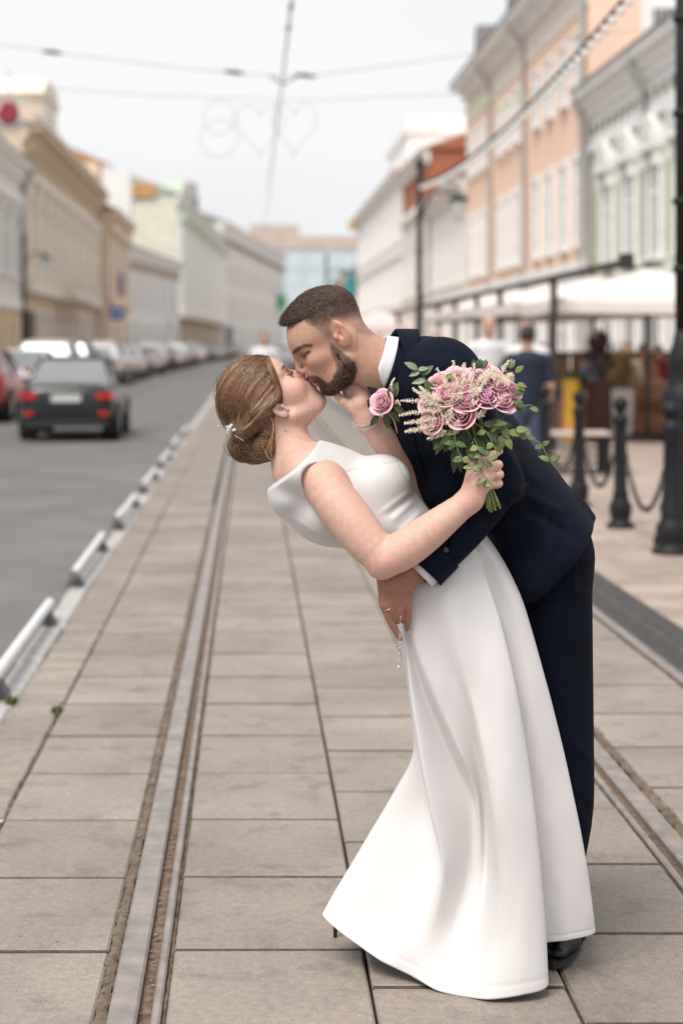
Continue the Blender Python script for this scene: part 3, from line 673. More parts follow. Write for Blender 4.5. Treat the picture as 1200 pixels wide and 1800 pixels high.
# ================================================================== STREET FURNITURE
def bollard_mesh():
    return MB().lathe([(.115, 0), (.115, .03), (.085, .05), (.075, .08), (.09, .12), (.092, .19), (.07, .23), (.062, .26), (.066, .28), (.054, .31), (.050, .60), (.046, .82), (.058, .85), (.060, .90), (.045, .92), (.030, .945), (.045, .965), (.058, .995), (.058, 1.02), (.045, 1.05), (.02, 1.065), (.001, 1.068)], (0, 0, 0), 20).mesh('shaft', M_iron, True)
bm_ = bollard_mesh(); ringm = MB().tube([(.058 + .0 * a, .02 * math.cos(a), .80 + .02 * math.sin(a)) for a in np.linspace(0, 6.283, 10)], .006, 6, False).mesh('chain_eye', M_iron, True)
BY = [12.16, 13.85, 15.6, 17.4, 19.2, 21.0, 22.8, 24.6]
lab = ['first bollard from the right edge, standing before the lamp post', 'second bollard from the right edge', 'third bollard from the right edge, at the groom\'s back', 'fourth bollard from the right edge, beside the navy shirted man', 'fifth bollard from the right edge, mostly hidden', 'sixth bollard from the right edge, mostly hidden', 'seventh bollard from the right edge, mostly hidden', 'eighth bollard from the right edge, mostly hidden']
for i, y in enumerate(BY):
    t = thing('bollard', 'black cast iron ' + lab[i], 'bollard', (3.0, y, .006), 0, 'black bollards joined by chains'); link('shaft', bm_, t)
    if i == 0: t.scale = (1.25, 1.25, 1.02)
    for s in (-1, 1): o = link('chain_eye', ringm, t); o.rotation_euler.z = R(90 * s)
def chain(y0, y1, sag, label):
    t = thing('chain', label, 'chain', (3.0, y0, 0), 0, 'chains between the bollards'); n = 46; P_ = [np.array((0, (y1 - y0) * k / n, .80 - sag * (1 - (2 * k / n - 1) ** 2))) for k in range(n + 1)]
    mb = MB()
    for k in range(n):
        c = (P_[k] + P_[k + 1]) / 2; tg = P_[k + 1] - P_[k]; l_ = np.linalg.norm(tg); tg /= l_; sd_ = np.array((1., 0, 0)) if k % 2 else np.cross(tg, (1., 0, 0))
        mb.tube([c + tg * l_ * .68 * math.cos(a) + sd_ * .017 * math.sin(a) for a in np.linspace(0, 6.283, 9)], .0065, 5, False)
    tag(mb.build('links', M_iron, t, smooth=True), kind='stuff')
cl = ['chain hanging from the foremost bollard at the right edge', 'chain between the second and third bollards', 'chain between the third and fourth bollards', 'chain behind the groom\'s back']
for i in range(4): chain(BY[i] + .05, BY[i + 1] - .05, .52 if i else .56, 'black iron ' + cl[i])
def lamp_post(x, y, label, lantern=1, H=5.2):
    t = thing('lamp_post', label, 'lamp post', (x, y, .006), 0, 'ornate black lamp posts')
    MB().lathe([(.21, 0), (.21, .06), (.17, .10), (.15, .22), (.17, .28), (.15, .34), (.13, .55), (.125, .95), (.15, 1.02), (.16, 1.10), (.12, 1.17), (.085, 1.25), (.11, 1.33), (.10, 1.42), (.07, 1.5), (.055, 1.6)], (0, 0, 0), 20).build('base', M_iron, t, smooth=True)
    MB().lathe([(.055, 1.58), (.05, H)], (0, 0, 0), 14).build('shaft', M_iron, t, smooth=True)
    for z in (2.05, 2.55, 3.2, 3.9): MB().lathe([(.058, z - .03), (.072, z - .015), (.072, z + .015), (.058, z + .03)], (0, 0, 0), 14).build('collar_ring', M_iron, t, smooth=True)
    for s in (-1, 1)[:lantern]:
        sx = -s
        MB().tube([(0, 0, H - .9), (sx * .25, 0, H - .45), (sx * .55, 0, H - .45), (sx * .72, 0, H - .5)], .022, 8).build('bracket', M_iron, t, smooth=True)
        o = MB().lathe([(.02, H - .5), (.16, H - .56), (.20, H - .60), (.19, H - .62)], (sx * .72, 0, 0), 12).build('lantern_cap', M_iron, t, smooth=True)
        MB().lathe([(.17, H - .62), (.10, H - .95), (.02, H - .99)], (sx * .72, 0, 0), 8).build('lantern_glass', mat('lantern glass', (.55, .56, .55), .2, .1, 5), o)
    MB().lathe([(.05, H), (.09, H + .05), (.05, H + .12), (.01, H + .25)], (0, 0, 0), 12).build('finial', M_iron, t, smooth=True)
lamp_post(3.19, 12.62, 'tall ornate black lamp post at the right edge', 1, 5.3)
lamp_post(3.12, 31.5, 'slim black lamp post with lantern bracket in front of the far right houses', 1, 4.75)
lamp_post(3.12, 70, 'distant black lamp post far down the right pavement', 1, 5.0)
lamp_post(-7.6, 57.5, 'black lamp post on the far pavement at the left edge', 1, 5.0)
# string of bulbs between the two right hand posts
sl_ = thing('string_lights', 'string of white bulbs sagging between the right hand lamp posts', 'string lights', (3.15, 12.62, 4.55))
A_, B_ = np.array((0, 0, 0.)), np.array((-.03, 18.9, -.08)); P_ = [A_ + (B_ - A_) * k / 60 + (0, 0, -.34 * (1 - (2 * k / 60 - 1) ** 2)) for k in range(61)]
MB().tube(P_, .012, 6).build('cable', M_blackp, sl_)
bul = MB().ball((0, 0, -.085), (.034, .034, .042), 10, 7).mesh('bulb', mat('bulb glass', (.80, .80, .78), .15, 0), True); soc = MB().lathe([(.02, -.055), (.02, 0)], (0, 0, 0), 8).mesh('socket', M_blackp)
for k in range(1, 60): o = link('bulb', bul, sl_, tuple(P_[k])); link('socket', soc, o)
# tram wires
M_wire = mat('overhead wire', (.26, .26, .27), .6, 0)
t = thing('overhead_wire', 'tram contact wire running up the middle of the street', 'wire', (.5, 4, 5.6)); MB().tube([(0, 0, 0), (0, 22, -.02), (0, 60, 0), (0, 200, 0)], .0075, 6).build('wire_run', M_wire, t); MB().tube([(0, 12, .22), (0, 22, .06), (0, 44, .24)], .007, 6).build('carrier_wire', M_wire, t)
for y in (17, 18.4): MB().lathe([(.02, -.09), (.035, 0), (.02, .09)], (0, y, .05), 8, 'y').build('insulator', M_iron, t)
t = thing('span_wire', 'sagging cross wire nearer the top, with insulators', 'wire', (0, 26.3, 0), 0, 'cross wires over the street'); pts = [(-12, 0, 7.8), (-3.84, 0, 6.12), (-2.9, 0, 5.98), (-.9, 0, 5.74), (.5, 0, 5.62), (.95, 0, 5.64), (2.2, 0, 5.80), (9.8, 0, 6.9)]
MB().tube(pts, .006, 6).build('wire_run', M_wire, t)
for x, z in ((-3.05, 6.0), (-.25, 5.69), (.85, 5.64)): MB().tube([(x - .16, 0, z + .02), (x, 0, z + .0), (x + .16, 0, z - .02)], [.015, .035, .015], 8).build('insulator', M_iron, t, smooth=True)
MB().tube([(.3, 0, 5.64), (.5, 0, 5.5), (.75, 0, 5.64)], .014, 6).build('wire_hanger', M_iron, t)
t = thing('span_wire', 'lower cross wire that carries the hanging heart lights', 'wire', (0, 30, 0), 0, 'cross wires over the street'); MB().tube([(-12, 0, 6.55), (-4.4, 0, 6.06), (-1.5, 0, 5.86), (.5, 0, 5.80), (1.4, 0, 5.80), (9.8, 0, 6.2)], .006, 6).build('wire_run', M_wire, t)
M_neon = mat('unlit tube lights', (.55, .56, .57), .4, .1, 6)
def deco(pts, label, d=30, m=M_neon, r=.010): return tag(MB().tube([(gx(x, d) - gx(pts[0][0], d), .05, gz(y, d) - gz(pts[0][1], d)) for x, y in pts], r, 6).build('light_outline', m, None, smooth=True, loc=(gx(pts[0][0], d), d - .05, gz(pts[0][1], d))), label, 'light decoration', 'unlit wire light decorations')
deco([(385 + 28 * math.sin(a) * (1 if a < 6.28 else 1), 206 - 30 * math.cos(a)) for a in np.linspace(0, 6.283, 24)], 'upper ring of the figure eight light outline'); deco([(385 + 33 * math.sin(a), 243 - 33 * math.cos(a)) for a in np.linspace(0, 6.283, 24)], 'lower ring of the figure eight light outline')
def heart(cx, cy, w_, h_): return [(cx + w_ / 2 * (16 * math.sin(a) ** 3) / 16, cy - h_ / 2 * (13 * math.cos(a) - 5 * math.cos(2 * a) - 2 * math.cos(3 * a) - math.cos(4 * a)) / 15) for a in np.linspace(0, 6.283, 36)]
deco(heart(457, 222, 86, 96), 'heart shaped light outline left of the contact wire'); deco(heart(517, 220, 78, 96), 'heart shaped light outline right of the contact wire', 30.4)
deco([(818, 192), (858, 170), (880, 192), (928, 166)], 'pale green zigzag light outline before the peach house', 33, mat('pale green tube', (.40, .62, .25), .5, .1, 5), .02)
t = thing('flower_decoration', 'red flower light decoration with pale rings hanging at the top left', 'light decoration', (gx(16, 29.8), 29.8, gz(198, 29.8)))
for k in range(6): a = k * 1.047; MB().ball((.09 * math.cos(a), 0, .11 * math.sin(a)), (.10, .05, .10), 8, 6).build('petal', mat('flower red', (.30, .035, .055), .6, .2, 8), t, smooth=True)
for r_ in (.24, .34): MB().tube([(r_ * math.cos(a), .02, r_ * math.sin(a)) for a in np.linspace(0, 6.283, 24)], .016, 6, False).build('ring', mat('pale tube', (.75, .70, .68), .4, 0), t, smooth=True)
MB().tube([(0, 0, .3), (0, 0, .75)], .008, 6).build('hanger', M_wire, t)
for x, y, lb in ((-7.35, 94, 'blue road sign on a grey pole before the tan wing'), (-7.35, 150, 'blue road sign far off before the white house')):
    t = thing('road_sign', lb, 'sign', (x, y, 0), 0, 'blue road signs'); MB().tube([(0, 0, 0), (0, 0, 3.6)], .04, 8).build('pole', M_pipe, t); MB().box(-.35, .35, -.06, -.03, 2.85, 3.55).build('sign_plate', mat('sign blue', (.03, .10, .42), .4, .05, 5), t)
    MB().prism([(-.05, 3.0), (.05, 3.0), (.05, 3.25), (.16, 3.25), (0, 3.45), (-.16, 3.25), (-.05, 3.25)], -.075, -.061, 'xz').build('arrow', M_white, t)

# ================================================================== CAFE
M_canvas = mat('cream canvas', (.76, .70, .67), .9, .05, 3); M_wood = mat('orange wood', (.36, .17, .085), .6, .25, 9); M_deck = mat('deck wood', (.34, .22, .15), .7, .2, 6); M_maroon = mat('maroon planter', (.075, .014, .018), .5, .2, 5); M_darkf = mat('dark steel', (.030, .022, .021), .5, .2, 9)
t = thing('pergola', 'long dark metal frame in front of the cafe parasols', 'frame', (4.4, 20, 0)); MB().box(-.04, .04, 0, 42, 2.42, 2.50).build('beam', M_darkf, t); MB().box(-.07, .07, -.1, .1, 2.38, 2.56).build('beam_end', M_darkf, t)
for y in (4.8, 10.1, 13.2, 16.7, 20, 25, 31, 38): MB().box(-.045, .045, y - .045, y + .045, 0, 2.42).build('post', M_darkf, t)
def parasol(x, y, half, zt, label, m=M_canvas):
    t = thing('parasol', label, 'parasol', (x, y, 0), R(random.uniform(-3, 3)), 'cream cafe parasols'); ze = zt - .55; n = 6; v = []; f = []
    e = []
    for s in range(4):
        a = R(45 + 90 * s); b = R(135 + 90 * s); r2 = half * 1.414
        for k in range(n): u = k / n; p = np.array((r2 * math.cos(a), r2 * math.sin(a))) * (1 - u) + np.array((r2 * math.cos(b), r2 * math.sin(b))) * u; e.append((p[0], p[1], ze + .03 * math.sin(u * math.pi) * -1))
    mid = [(p[0] * .5, p[1] * .5, ze + .24) for p in e]; low = [(p[0] * 1.0, p[1] * 1.0, p[2] - .16) for p in e]; N_ = len(e)
    MB().raw(e + mid + [(0, 0, zt)], [(i, (i + 1) % N_, N_ + (i + 1) % N_, N_ + i) for i in range(N_)] + [(N_ + i, N_ + (i + 1) % N_, 2 * N_) for i in range(N_)]).build('canopy', m, t, auto=30, solid=.01)
    MB().raw(e + low, [(i, (i + 1) % N_, N_ + (i + 1) % N_, N_ + i) for i in range(N_)]).build('valance', m, t, solid=.01)
    MB().tube([(0, 0, 0), (0, 0, zt + .08)], .035, 8).build('pole', M_darkf, t)
    for s in range(4): a = R(45 + 90 * s); MB().tube([(0, 0, zt - .12), (half * 1.38 * math.cos(a), half * 1.38 * math.sin(a), ze - .03)], .018, 6).build('rib', M_wood, t)
    MB().lathe([(.35, 0), (.35, .08), (.06, .12)], (0, 0, 0), 14).build('foot', M_darkf, t)
    return t
parasol(6.15, 26.5, 1.75, 2.68, 'cream square parasol nearest the camera, beside the right edge'); parasol(6.2, 30.9, 1.9, 2.72, 'second cream square parasol, behind the nearest one'); parasol(6.2, 35.3, 1.9, 2.75, 'third cream square parasol along the cafe frame'); parasol(6.2, 39.8, 1.9, 2.78, 'fourth cream square parasol along the cafe frame'); parasol(6.3, 44.5, 1.9, 2.8, 'fifth cream square parasol, farthest along the frame')
parasol(3.95, 52, 1.25, 2.55, 'pinkish round topped parasol just right of the groom\'s nape', mat('pink canvas', (.72, .58, .56), .9, .05, 3))
t = thing('wooden_deck', 'low wooden cafe deck with plank edge', 'deck', (5.0, 28, 0))
for k in range(14): MB().box(0, 3.8, k * .36, k * .36 + .345, .0, .14).build('plank', M_deck, t)
def leafy(mb, c, r, n, ln, rr_):
    for _ in range(n):
        d = np.array([rr_.gauss(0, 1) for _ in range(3)]); d /= np.linalg.norm(d); p = np.array(c) + d * np.array(r) * rr_.random() ** .4; a = np.cross(d, (0, .3, 1)); a /= np.linalg.norm(a) + 1e-6
        e = d * .5 + np.array((0, 0, .6)) + np.array([rr_.gauss(0, .4) for _ in range(3)]); l_ = ln * rr_.uniform(.6, 1.2); mb.raw([p, p + e * l_ * .5 + a * l_ * .22, p + e * l_, p + e * l_ * .5 - a * l_ * .22], [(0, 1, 2, 3)])
def planter(x, y, w_, z1, m, plant, c, ph, label, n=420):
    t = thing('planter', label, 'planter', (x, y, 0), 0, 'planters along the cafe edge'); MB().prism([(-w_ * .42, 0), (w_ * .42, 0), (w_ / 2, z1), (-w_ / 2, z1)], -w_ / 2, w_ / 2, 'xz').build('pot', m, t); q_ = MB(); leafy(q_, (0, 0, z1 + ph * .45), (w_ * .6, w_ * .6, ph * .5), n, .14, random.Random(int(x * 50))); q_.build('foliage', mat(plant, c, .7, .4, 12), t)
planter(5.52, 27.0, .36, .92, M_maroon, 'purple foliage', (.075, .035, .032), .75, 'maroon planter with tall dark purple shrub'); planter(5.83, 26.9, .34, .80, mat('white planter', (.58, .56, .54), .6, .08, 5), 'dry grass', (.33, .21, .10), .5, 'white planter with dry brown grasses'); planter(5.15, 27.2, .3, .55, M_wood, 'green herbs', (.10, .17, .05), .45, 'small wooden planter with green herbs')
t = thing('cafe_table', 'orange wooden cafe table on the deck by the seated guests', 'table', (6.5, 27.3, 0)); MB().box(-.55, .55, -.4, .4, .86, .92).build('tabletop', mat('pale wood', (.46, .30, .19), .6, .2, 8), t)
for sx in (-1, 1):
    for sy in (-1, 1): MB().box(sx * .48 - .035, sx * .48 + .035, sy * .34 - .035, sy * .34 + .035, 0, .86).build('leg', M_wood, t)
MB().box(-.5, .5, -.36, -.33, .60, .86).build('apron', M_wood, t); MB().box(-.5, .5, -.355, -.325, .12, .40).build('lower_board', M_wood, t)
t = thing('blue_crate', 'tall bright blue bin at the right edge of the cafe', 'bin', (6.62, 25.9, 0)); MB().prism([(-.20, 0), (.20, 0), (.24, .90), (-.24, .90)], -.22, .22, 'xz').build('body', mat('bright blue', (.012, .10, .42), .45, .08, 6), t); MB().box(-.26, .26, -.24, .24, .90, .95).build('rim', mat('bright blue', (.012, .10, .42)), t)
t = thing('menu_board', 'yellow folding board standing on the deck edge', 'board', (4.95, 26.4, 0)); MB().prism([(-.03, 0), (.03, 0), (.0, .95)], -.12, .12, 'yz').build('panel', mat('yellow board', (.72, .40, .04), .5, .08, 6), t); MB().box(-.13, -.118, -.04, .04, 0, .97).box(.118, .13, -.04, .04, 0, .97).build('frame', M_wood, t)
t = thing('bench', 'black iron bench with pale slats behind the bollards', 'bench', (3.55, 19.6, 0))
for k in range(4): MB().box(-.55, .55, -.2 + k * .11, -.11 + k * .11, .46, .50).build('slat', mat('pale slat', (.60, .50, .47), .6, .1, 8), t)
for s in (-1, 1):
    q_ = MB().box(s * .5 - .03, s * .5 + .03, -.22, .24, .42, .46)
    for yy in (-.2, .2): q_.box(s * .5 - .03, s * .5 + .03, yy - .03, yy + .03, 0, .42)
    for k in range(4): q_.tube([(s * .5, -.16 + k * .1, .05), (s * .5, -.1 + k * .1, .40)], .012, 6)
    q_.build('leg', M_iron, t)
for k in range(5): MB().box(-.47, .47, -.225, -.2, .06 + k * .08, .09 + k * .08).build('grille_bar', M_iron, t)

M_skin = mat('skin', (.6, .4, .3), .46, .06, 70, .25, 420, attr='Col', sss=.12, spec=.4)
# ================================================================== PASSERS-BY
def person(label, loc, rz, shirt, legs, hairc=(.03, .02, .016), H=1.76, arm_l=None, arm_r=None, sit=False, lean=0., bald=False, skin=(.50, .30, .22)):
    """a clothed figure; local -y is where it looks"""
    t = thing('person', label, 'person', loc, rz, 'passers-by and guests'); k = H / 1.76; Pt = lambda x, y, z: np.array((x, y, z)) * k
    dz = -.40 if sit else 0
    def S_(): return SDF((-.75, -.75, -.03), (.75, .45, 1.85 * k), .0125)
    hip = Pt(0, .05 if not sit else .1, .93 + dz); ch_ = hip + Pt(0, -.25 * lean, .42); nk = hip + Pt(0, -.33 * lean, .58); hd = nk + Pt(0, -.03 - .08 * lean, .14)
    b = S_(); b.ell(hd + Pt(0, 0, .02), Pt(.078, .098, .115), None, .01); b.ell(hd + Pt(0, -.02, -.06), Pt(.06, .07, .07), None, .02); b.cap(nk - Pt(0, 0, .06), hd, .058 * k, .052 * k, .02); b.ell(hd + Pt(0, -.105, -.02), Pt(.014, .02, .025), None, .01)
    for s in (-1, 1): b.ell(hd + Pt(.08 * s, .01, 0), Pt(.012, .02, .03), None, .004)
    hands = []
    for s, arm in ((-1, arm_l), (1, arm_r)):
        sh_ = ch_ + Pt(.19 * s, 0, .07); el, wr = arm if arm else ((.25 * s, .03, -.22), (.24 * s, -.06, -.45)); el = ch_ + Pt(*el); wr = ch_ + Pt(*wr); hands.append((sh_, el, wr))
        dv = (wr - el) / np.linalg.norm(wr - el); b.chain([sh_, el, wr], [.048, .042, .032], .02, .02); b.chain([wr, wr + dv * .08], [.032, .03], .01)
        for f_ in range(4): b.cap(wr + dv * .08 + np.array((.012, 0, .006)) * (f_ - 1.5), wr + dv * .16 + np.array((.016, 0, .006)) * (f_ - 1.5), .011, .009, .004)
        b.cap(wr + dv * .03, wr + dv * .09 + (-.03 * s, -.02, .02), .012, .010, .006)
    v, q = b.mesh(); lv_ = v - hd; c_ = np.tile(np.array(skin), (len(v), 1)); npmesh('body', v, q, mat('skin', (0, 0, 0)), t, True, c_)
    c = S_(); c.cap(ch_ + Pt(0, 0, .02), hip + Pt(0, 0, .02), .135 * k, .13 * k, .03, 'u', (np.array((1., 0, 0)), .78)); c.ell(ch_ + Pt(0, .01, .05), Pt(.20, .115, .11), None, .05)
    for sh_, el, wr in hands: c.chain([sh_ - Pt(0, 0, .01), sh_ + (el - sh_) * .72], [.072, .064], .04, .02)
    c.half(hip - Pt(0, 0, .06), (0, 0, -1), .01); v, q = c.mesh(); npmesh('shirt', v, q, shirt, t)
    e = S_(); e.ell(hip - Pt(0, 0, .02), Pt(.17, .12, .12), None, .03)
    for s in (-1, 1):
        if sit: kn = Pt(.12 * s, -.36, .52); fo = Pt(.12 * s, -.40, .08)
        else: kn = Pt(.10 * s, .0 - .04 * s, .50); fo = Pt(.11 * s, .06 - .05 * s, .08)
        e.chain([hip + Pt(.085 * s, 0, -.05), kn, fo], [.092, .068, .055], .03, .02)
    v, q = e.mesh(); npmesh('trousers', v, q, legs, t)
    for s in (-1, 1):
        fo = Pt(.12 * s, -.40, .05) if sit else Pt(.11 * s, .06 - .05 * s, .05)
        g_ = S_(); g_.chain([fo + Pt(0, .03, 0), fo + Pt(.01 * s, -.16, -.012)], [.045, .036], .01); g_.half((0, 0, .012), (0, 0, -1), .003); v, q = g_.mesh(); npmesh('shoe', v, q, M_blackp, t)
    if not bald:
        h_ = S_(); h_.ell(hd + Pt(0, .022, .045), Pt(.086, .100, .105), None, .01); h_.half(hd + Pt(0, -.05, .06), (0, -.8, -.35), .01); h_.half(hd + Pt(0, 0, -.03), (0, 0, -1), .01); v, q = h_.mesh(); npmesh('hair', v, q, mat('hair %.3f' % hairc[0], hairc, .6, .3, 60), t)
    return t
M_tw = mat('white shirt', (.70, .70, .71), .8, .06, 9); M_tn = mat('navy shirt', (.012, .020, .042), .85, .1, 9); M_jean = mat('blue jeans', (.06, .085, .15), .85, .2, 12); M_dk = mat('dark trousers', (.03, .03, .035), .85, .1, 9); M_bei = mat('beige shirt', (.42, .34, .26), .85, .1, 9); M_gry = mat('grey blue shirt', (.14, .16, .20), .85, .1, 9)
person('man in a white shirt facing us, behind the groom\'s back', (2.98, 21.3, .006), R(8), M_tw, M_dk, H=1.82, bald=True, arm_r=((.26, .0, -.22), (.10, -.2, -.32)))
person('man in navy T-shirt and blue jeans seen from behind', (2.86, 17.7, .006), R(185), M_tn, M_jean, H=1.66, arm_r=((.34, -.10, -.16), (.50, -.22, -.22)))
person('man in white beside the navy shirted man, half hidden', (3.30, 20.4, .006), R(-15), M_tw, M_jean, (.12, .09, .07), H=1.75)
person('pedestrian in a white shirt far off on the tracks, above the bride\'s forehead', (gx(465, 30), 30, 0), R(5), M_tw, M_dk, H=1.70)
person('pedestrian in pale clothes and cap far right behind the bouquet', (gx(768, 33), 33, .006), R(10), M_tw, M_jean, (.6, .55, .5), H=1.74)
person('seated dark haired guest in a grey blue shirt at the cafe table', (5.95, 29.4, .14), R(25), M_gry, M_dk, H=1.76, sit=True, lean=.25, arm_r=((.22, -.1, -.22), (.06, -.3, -.20)))
person('seated guest in a beige shirt at the right of the cafe table', (6.42, 29.2, .14), R(-20), M_bei, M_dk, H=1.78, sit=True, lean=.3, arm_l=((-.22, -.1, -.22), (-.06, -.3, -.20)))
person('seated guest in orange brown, leaning on the table by the right edge', (6.85, 29.9, .14), R(-35), mat('rust shirt', (.40, .20, .12), .85, .1, 9), M_dk, (.10, .06, .04), H=1.72, sit=True, lean=.2)
person('seated guest in a dark jacket behind the purple shrub', (5.35, 31.2, .14), R(10), M_dk, M_jean, H=1.75, sit=True, lean=.2)
person('seated guest in a red top at the very right edge', (7.25, 30.4, .14), R(-30), mat('red top', (.28, .05, .04), .85, .1, 9), M_jean, (.04, .025, .02), H=1.70, sit=True, lean=.2)
t = thing('wooden_partition', 'warm brown slatted wooden partition behind the cafe guests', 'partition', (5.0, 32.6, .14))
for k in range(16): MB().box(k * .28, k * .28 + .25, -.02, .02, .05, 1.15).build('board', [M_wood, M_deck][k % 2], t)
MB().box(-.05, 4.5, -.04, .04, 1.15, 1.22).build('rail', M_darkf, t)
for k, x in enumerate((5.45, 6.75)):
    t = thing('wooden_crate_seat', ['orange wooden bench box by the deck front', 'second orange wooden bench box, beside the blue bin'][k], 'bench box', (x, 28.25, .14), 0, 'wooden bench boxes'); MB().box(-.4, .4, -.2, .2, .02, .40).build('box', M_wood, t); MB().box(-.43, .43, -.22, .22, .40, .45).build('seat', M_deck, t)
for x, y, rz, lb in ((5.35, 31.32, 10, 'dark cafe chair under the guest in the dark jacket'), (7.25, 30.52, -30, 'dark cafe chair under the guest in red'), (5.95, 29.52, 25, 'dark cafe chair under the grey shirted guest'), (6.42, 29.32, -20, 'dark cafe chair under the beige shirted guest'), (6.85, 30.02, -35, 'dark cafe chair under the rust shirted guest')):
    t = thing('cafe_chair', lb, 'chair', (x, y, .14), R(rz), 'cafe chairs'); MB().box(-.22, .22, -.22, .22, .36, .40).build('seat', M_darkf, t); MB().box(-.22, .22, .22, .25, .50, .85).build('backrest', M_darkf, t)
    for sx in (-1, 1):
        for sy in (-1, 1): MB().box(sx * .2 - .018, sx * .2 + .018, sy * .2 - .018 + .02, sy * .2 + .018 + .02, 0, .36 if sy < 0 else .85).build('leg', M_darkf, t)
# ================================================================== THE COUPLE
Y0 = 4.15
def K(px, py, d=0.):
    """a point on the couple, measured in the photo, at d metres behind their plane"""
    d = d if d > -.1 else -.1 + (d + .1) * .62
    Y = Y0 + d; return np.array(((px - VX) * Y / F, Y, CH - (py - VY) * Y / F))
PXM = F / Y0
def vnoise(v, freq, seed=0):
    """cheap smooth noise from sines"""
    r = np.random.RandomState(seed); o = 0
    for _ in range(6):
        k = r.normal(size=3) * freq; o = o + np.sin(v @ k + r.uniform(0, 6.28))
    return o / 6
def sstep(a, b, x): t = np.clip((x - a) / (b - a), 0, 1); return t * t * (3 - 2 * t)
def blob(v, c, r): return np.exp(-(((v - c) / r) ** 2).sum(1))
def inpoly(x, y, poly):
    c = np.zeros(len(x), bool); n = len(poly)
    for i in range(n):
        x0, y0 = poly[i]; x1, y1 = poly[(i + 1) % n]
        if y0 == y1: continue
        c ^= ((y0 > y) != (y1 > y)) & (x < (x1 - x0) * (y - y0) / (y1 - y0) + x0)
    return c
def KR(px, py, d):
    Y = Y0 + d; return np.array(((px - VX) * Y / F, Y, CH - (py - VY) * Y / F))
def ray_hit(S, px, py, dmin=-.45, dmax=.35):
    """first surface of S met by the line of sight through photo point"""
    dd = np.arange(dmin, dmax, S.h * .5)
    P = np.stack([(px - VX) * (Y0 + dd) / F, Y0 + dd, CH - (py - VY) * (Y0 + dd) / F], 1)
    I = np.round((P - S.lo) / S.h).astype(int); ok = ((I >= 0) & (I < S.n)).all(1)
    J = np.clip(I, 0, S.n - 1); v = np.where(ok, S.D[J[:, 0], J[:, 1], J[:, 2]], 1.)
    k = np.argmax(v < 0)
    return None if v[k] >= 0 else float(dd[k] if dd[k] > -.1 else -.1 + (dd[k] + .1) / .62)   # in K's depth scale
def bez(p, n):
    t = np.linspace(0, 1, n)[:, None]; p = [np.array(q, float) for q in p]
    return (1 - t) ** 3 * p[0] + 3 * t * (1 - t) ** 2 * p[1] + 3 * t * t * (1 - t) * p[2] + t ** 3 * p[3]
def spl(p, n):
    """Catmull-Rom through points"""
    p = np.array(p, float); m = len(p); q = np.vstack([2 * p[0] - p[1], p, 2 * p[-1] - p[-2]]); u = np.linspace(0, m - 1, n); o = []
    for t in u:
        i = min(int(t), m - 2); f = t - i; a, b, c, d = q[i:i + 4]
        o.append(.5 * (2 * b + (c - a) * f + (2 * a - 5 * b + 4 * c - d) * f * f + (3 * b - a - 3 * c + d) * f ** 3))
    return np.array(o)
def gbox(x0, x1, y0, y1, d0, d1, h):
    c = np.array([K(x, y, d) for x in (x0, x1) for y in (y0, y1) for d in (d0, d1)]); return SDF(c.min(0), c.max(0), h)
class Frame:
    def __init__(s, M, f, u): s.o = M; s.f = np.array(f, float); s.u = np.array(u, float); s.l = np.array((0, 1., 0)); s.A = np.array([s.f, s.l, s.u])
    def __call__(s, f, l, u): return s.o + (s.f * f + s.l * l + s.u * u) / 100
    def loc(s, v): return (v - s.o) @ s.A.T * 100
def head(S, H, sp):
    E = lambda c, r, k=.012, op='u': S.ell(H(*c), np.array(r) / 100, H.A, k, op)
    def E2(c, r, k=.012, op='u'):
        for q in (-1, 1): E((c[0], c[1] * q, c[2]), r, k, op)
    C = lambda a, b, ra, rb, k=.01: S.cap(H(*a), H(*b), ra / 100, rb / 100, k)
    for c, r in sp['mass']: E(c, r, .025)
    for c, r in sp['pair']: E2(c, r, .018)
    for q in (-1, 1):
        a, b, ra, rb = sp['jawline']; C((a[0], a[1] * q, a[2]), (b[0], b[1] * q, b[2]), ra, rb, .02)
        a, b, r = sp['brow']; C((a[0], a[1] * q, a[2]), (b[0], b[1] * q, b[2]), r, r * .8, .012)
    E2(*sp['socket'], .010, 's')
    E2(*sp['eye'], .003)
    a, b, ra, rb = sp['nose']; C(a, b, ra, rb, .010); E2(*sp['ala'], .007)
    E2(*sp['nostril'], .004, 's')
    for c, r in sp['lips']: E(c, r, .005)
    E(*sp['mouthline'], .003, 's')
    # ears: a tilted dish with a rim
    c, r, tw = sp['ear']
    for q in (-1, 1):
        A = np.array([H.f * math.cos(tw) + H.l * math.sin(tw) * q * -1, H.l * math.cos(tw) + H.f * math.sin(tw) * q, H.u])
        S.ell(H(c[0], c[1] * q, c[2]), np.array(r) / 100, A, .006)
        S.ell(H(c[0] + .15, (c[1] + r[1] * 1.25) * q, c[2] + .45), np.array((r[0] * .66, r[1] * 1.15, r[2] * .64)) / 100, A, .002, 's')
        S.ell(H(c[0] + r[0] * .25, (c[1] + r[1] * .75) * q, c[2] - .35), np.array((r[0] * .46, r[1] * 1.5, r[2] * .30)) / 100, A, .002, 's')
        S.cap(H(c[0] - .5, (c[1] + r[1] * .62) * q, c[2] + r[2] * .5), H(c[0] - .35, (c[1] + r[1] * .62) * q, c[2] - r[2] * .3), .0028, .0024, .003)
        S.ell(H(c[0] + r[0] * .8, (c[1] + .1) * q, c[2] - .3), np.array((.5, .5, .7)) / 100, A, .004)

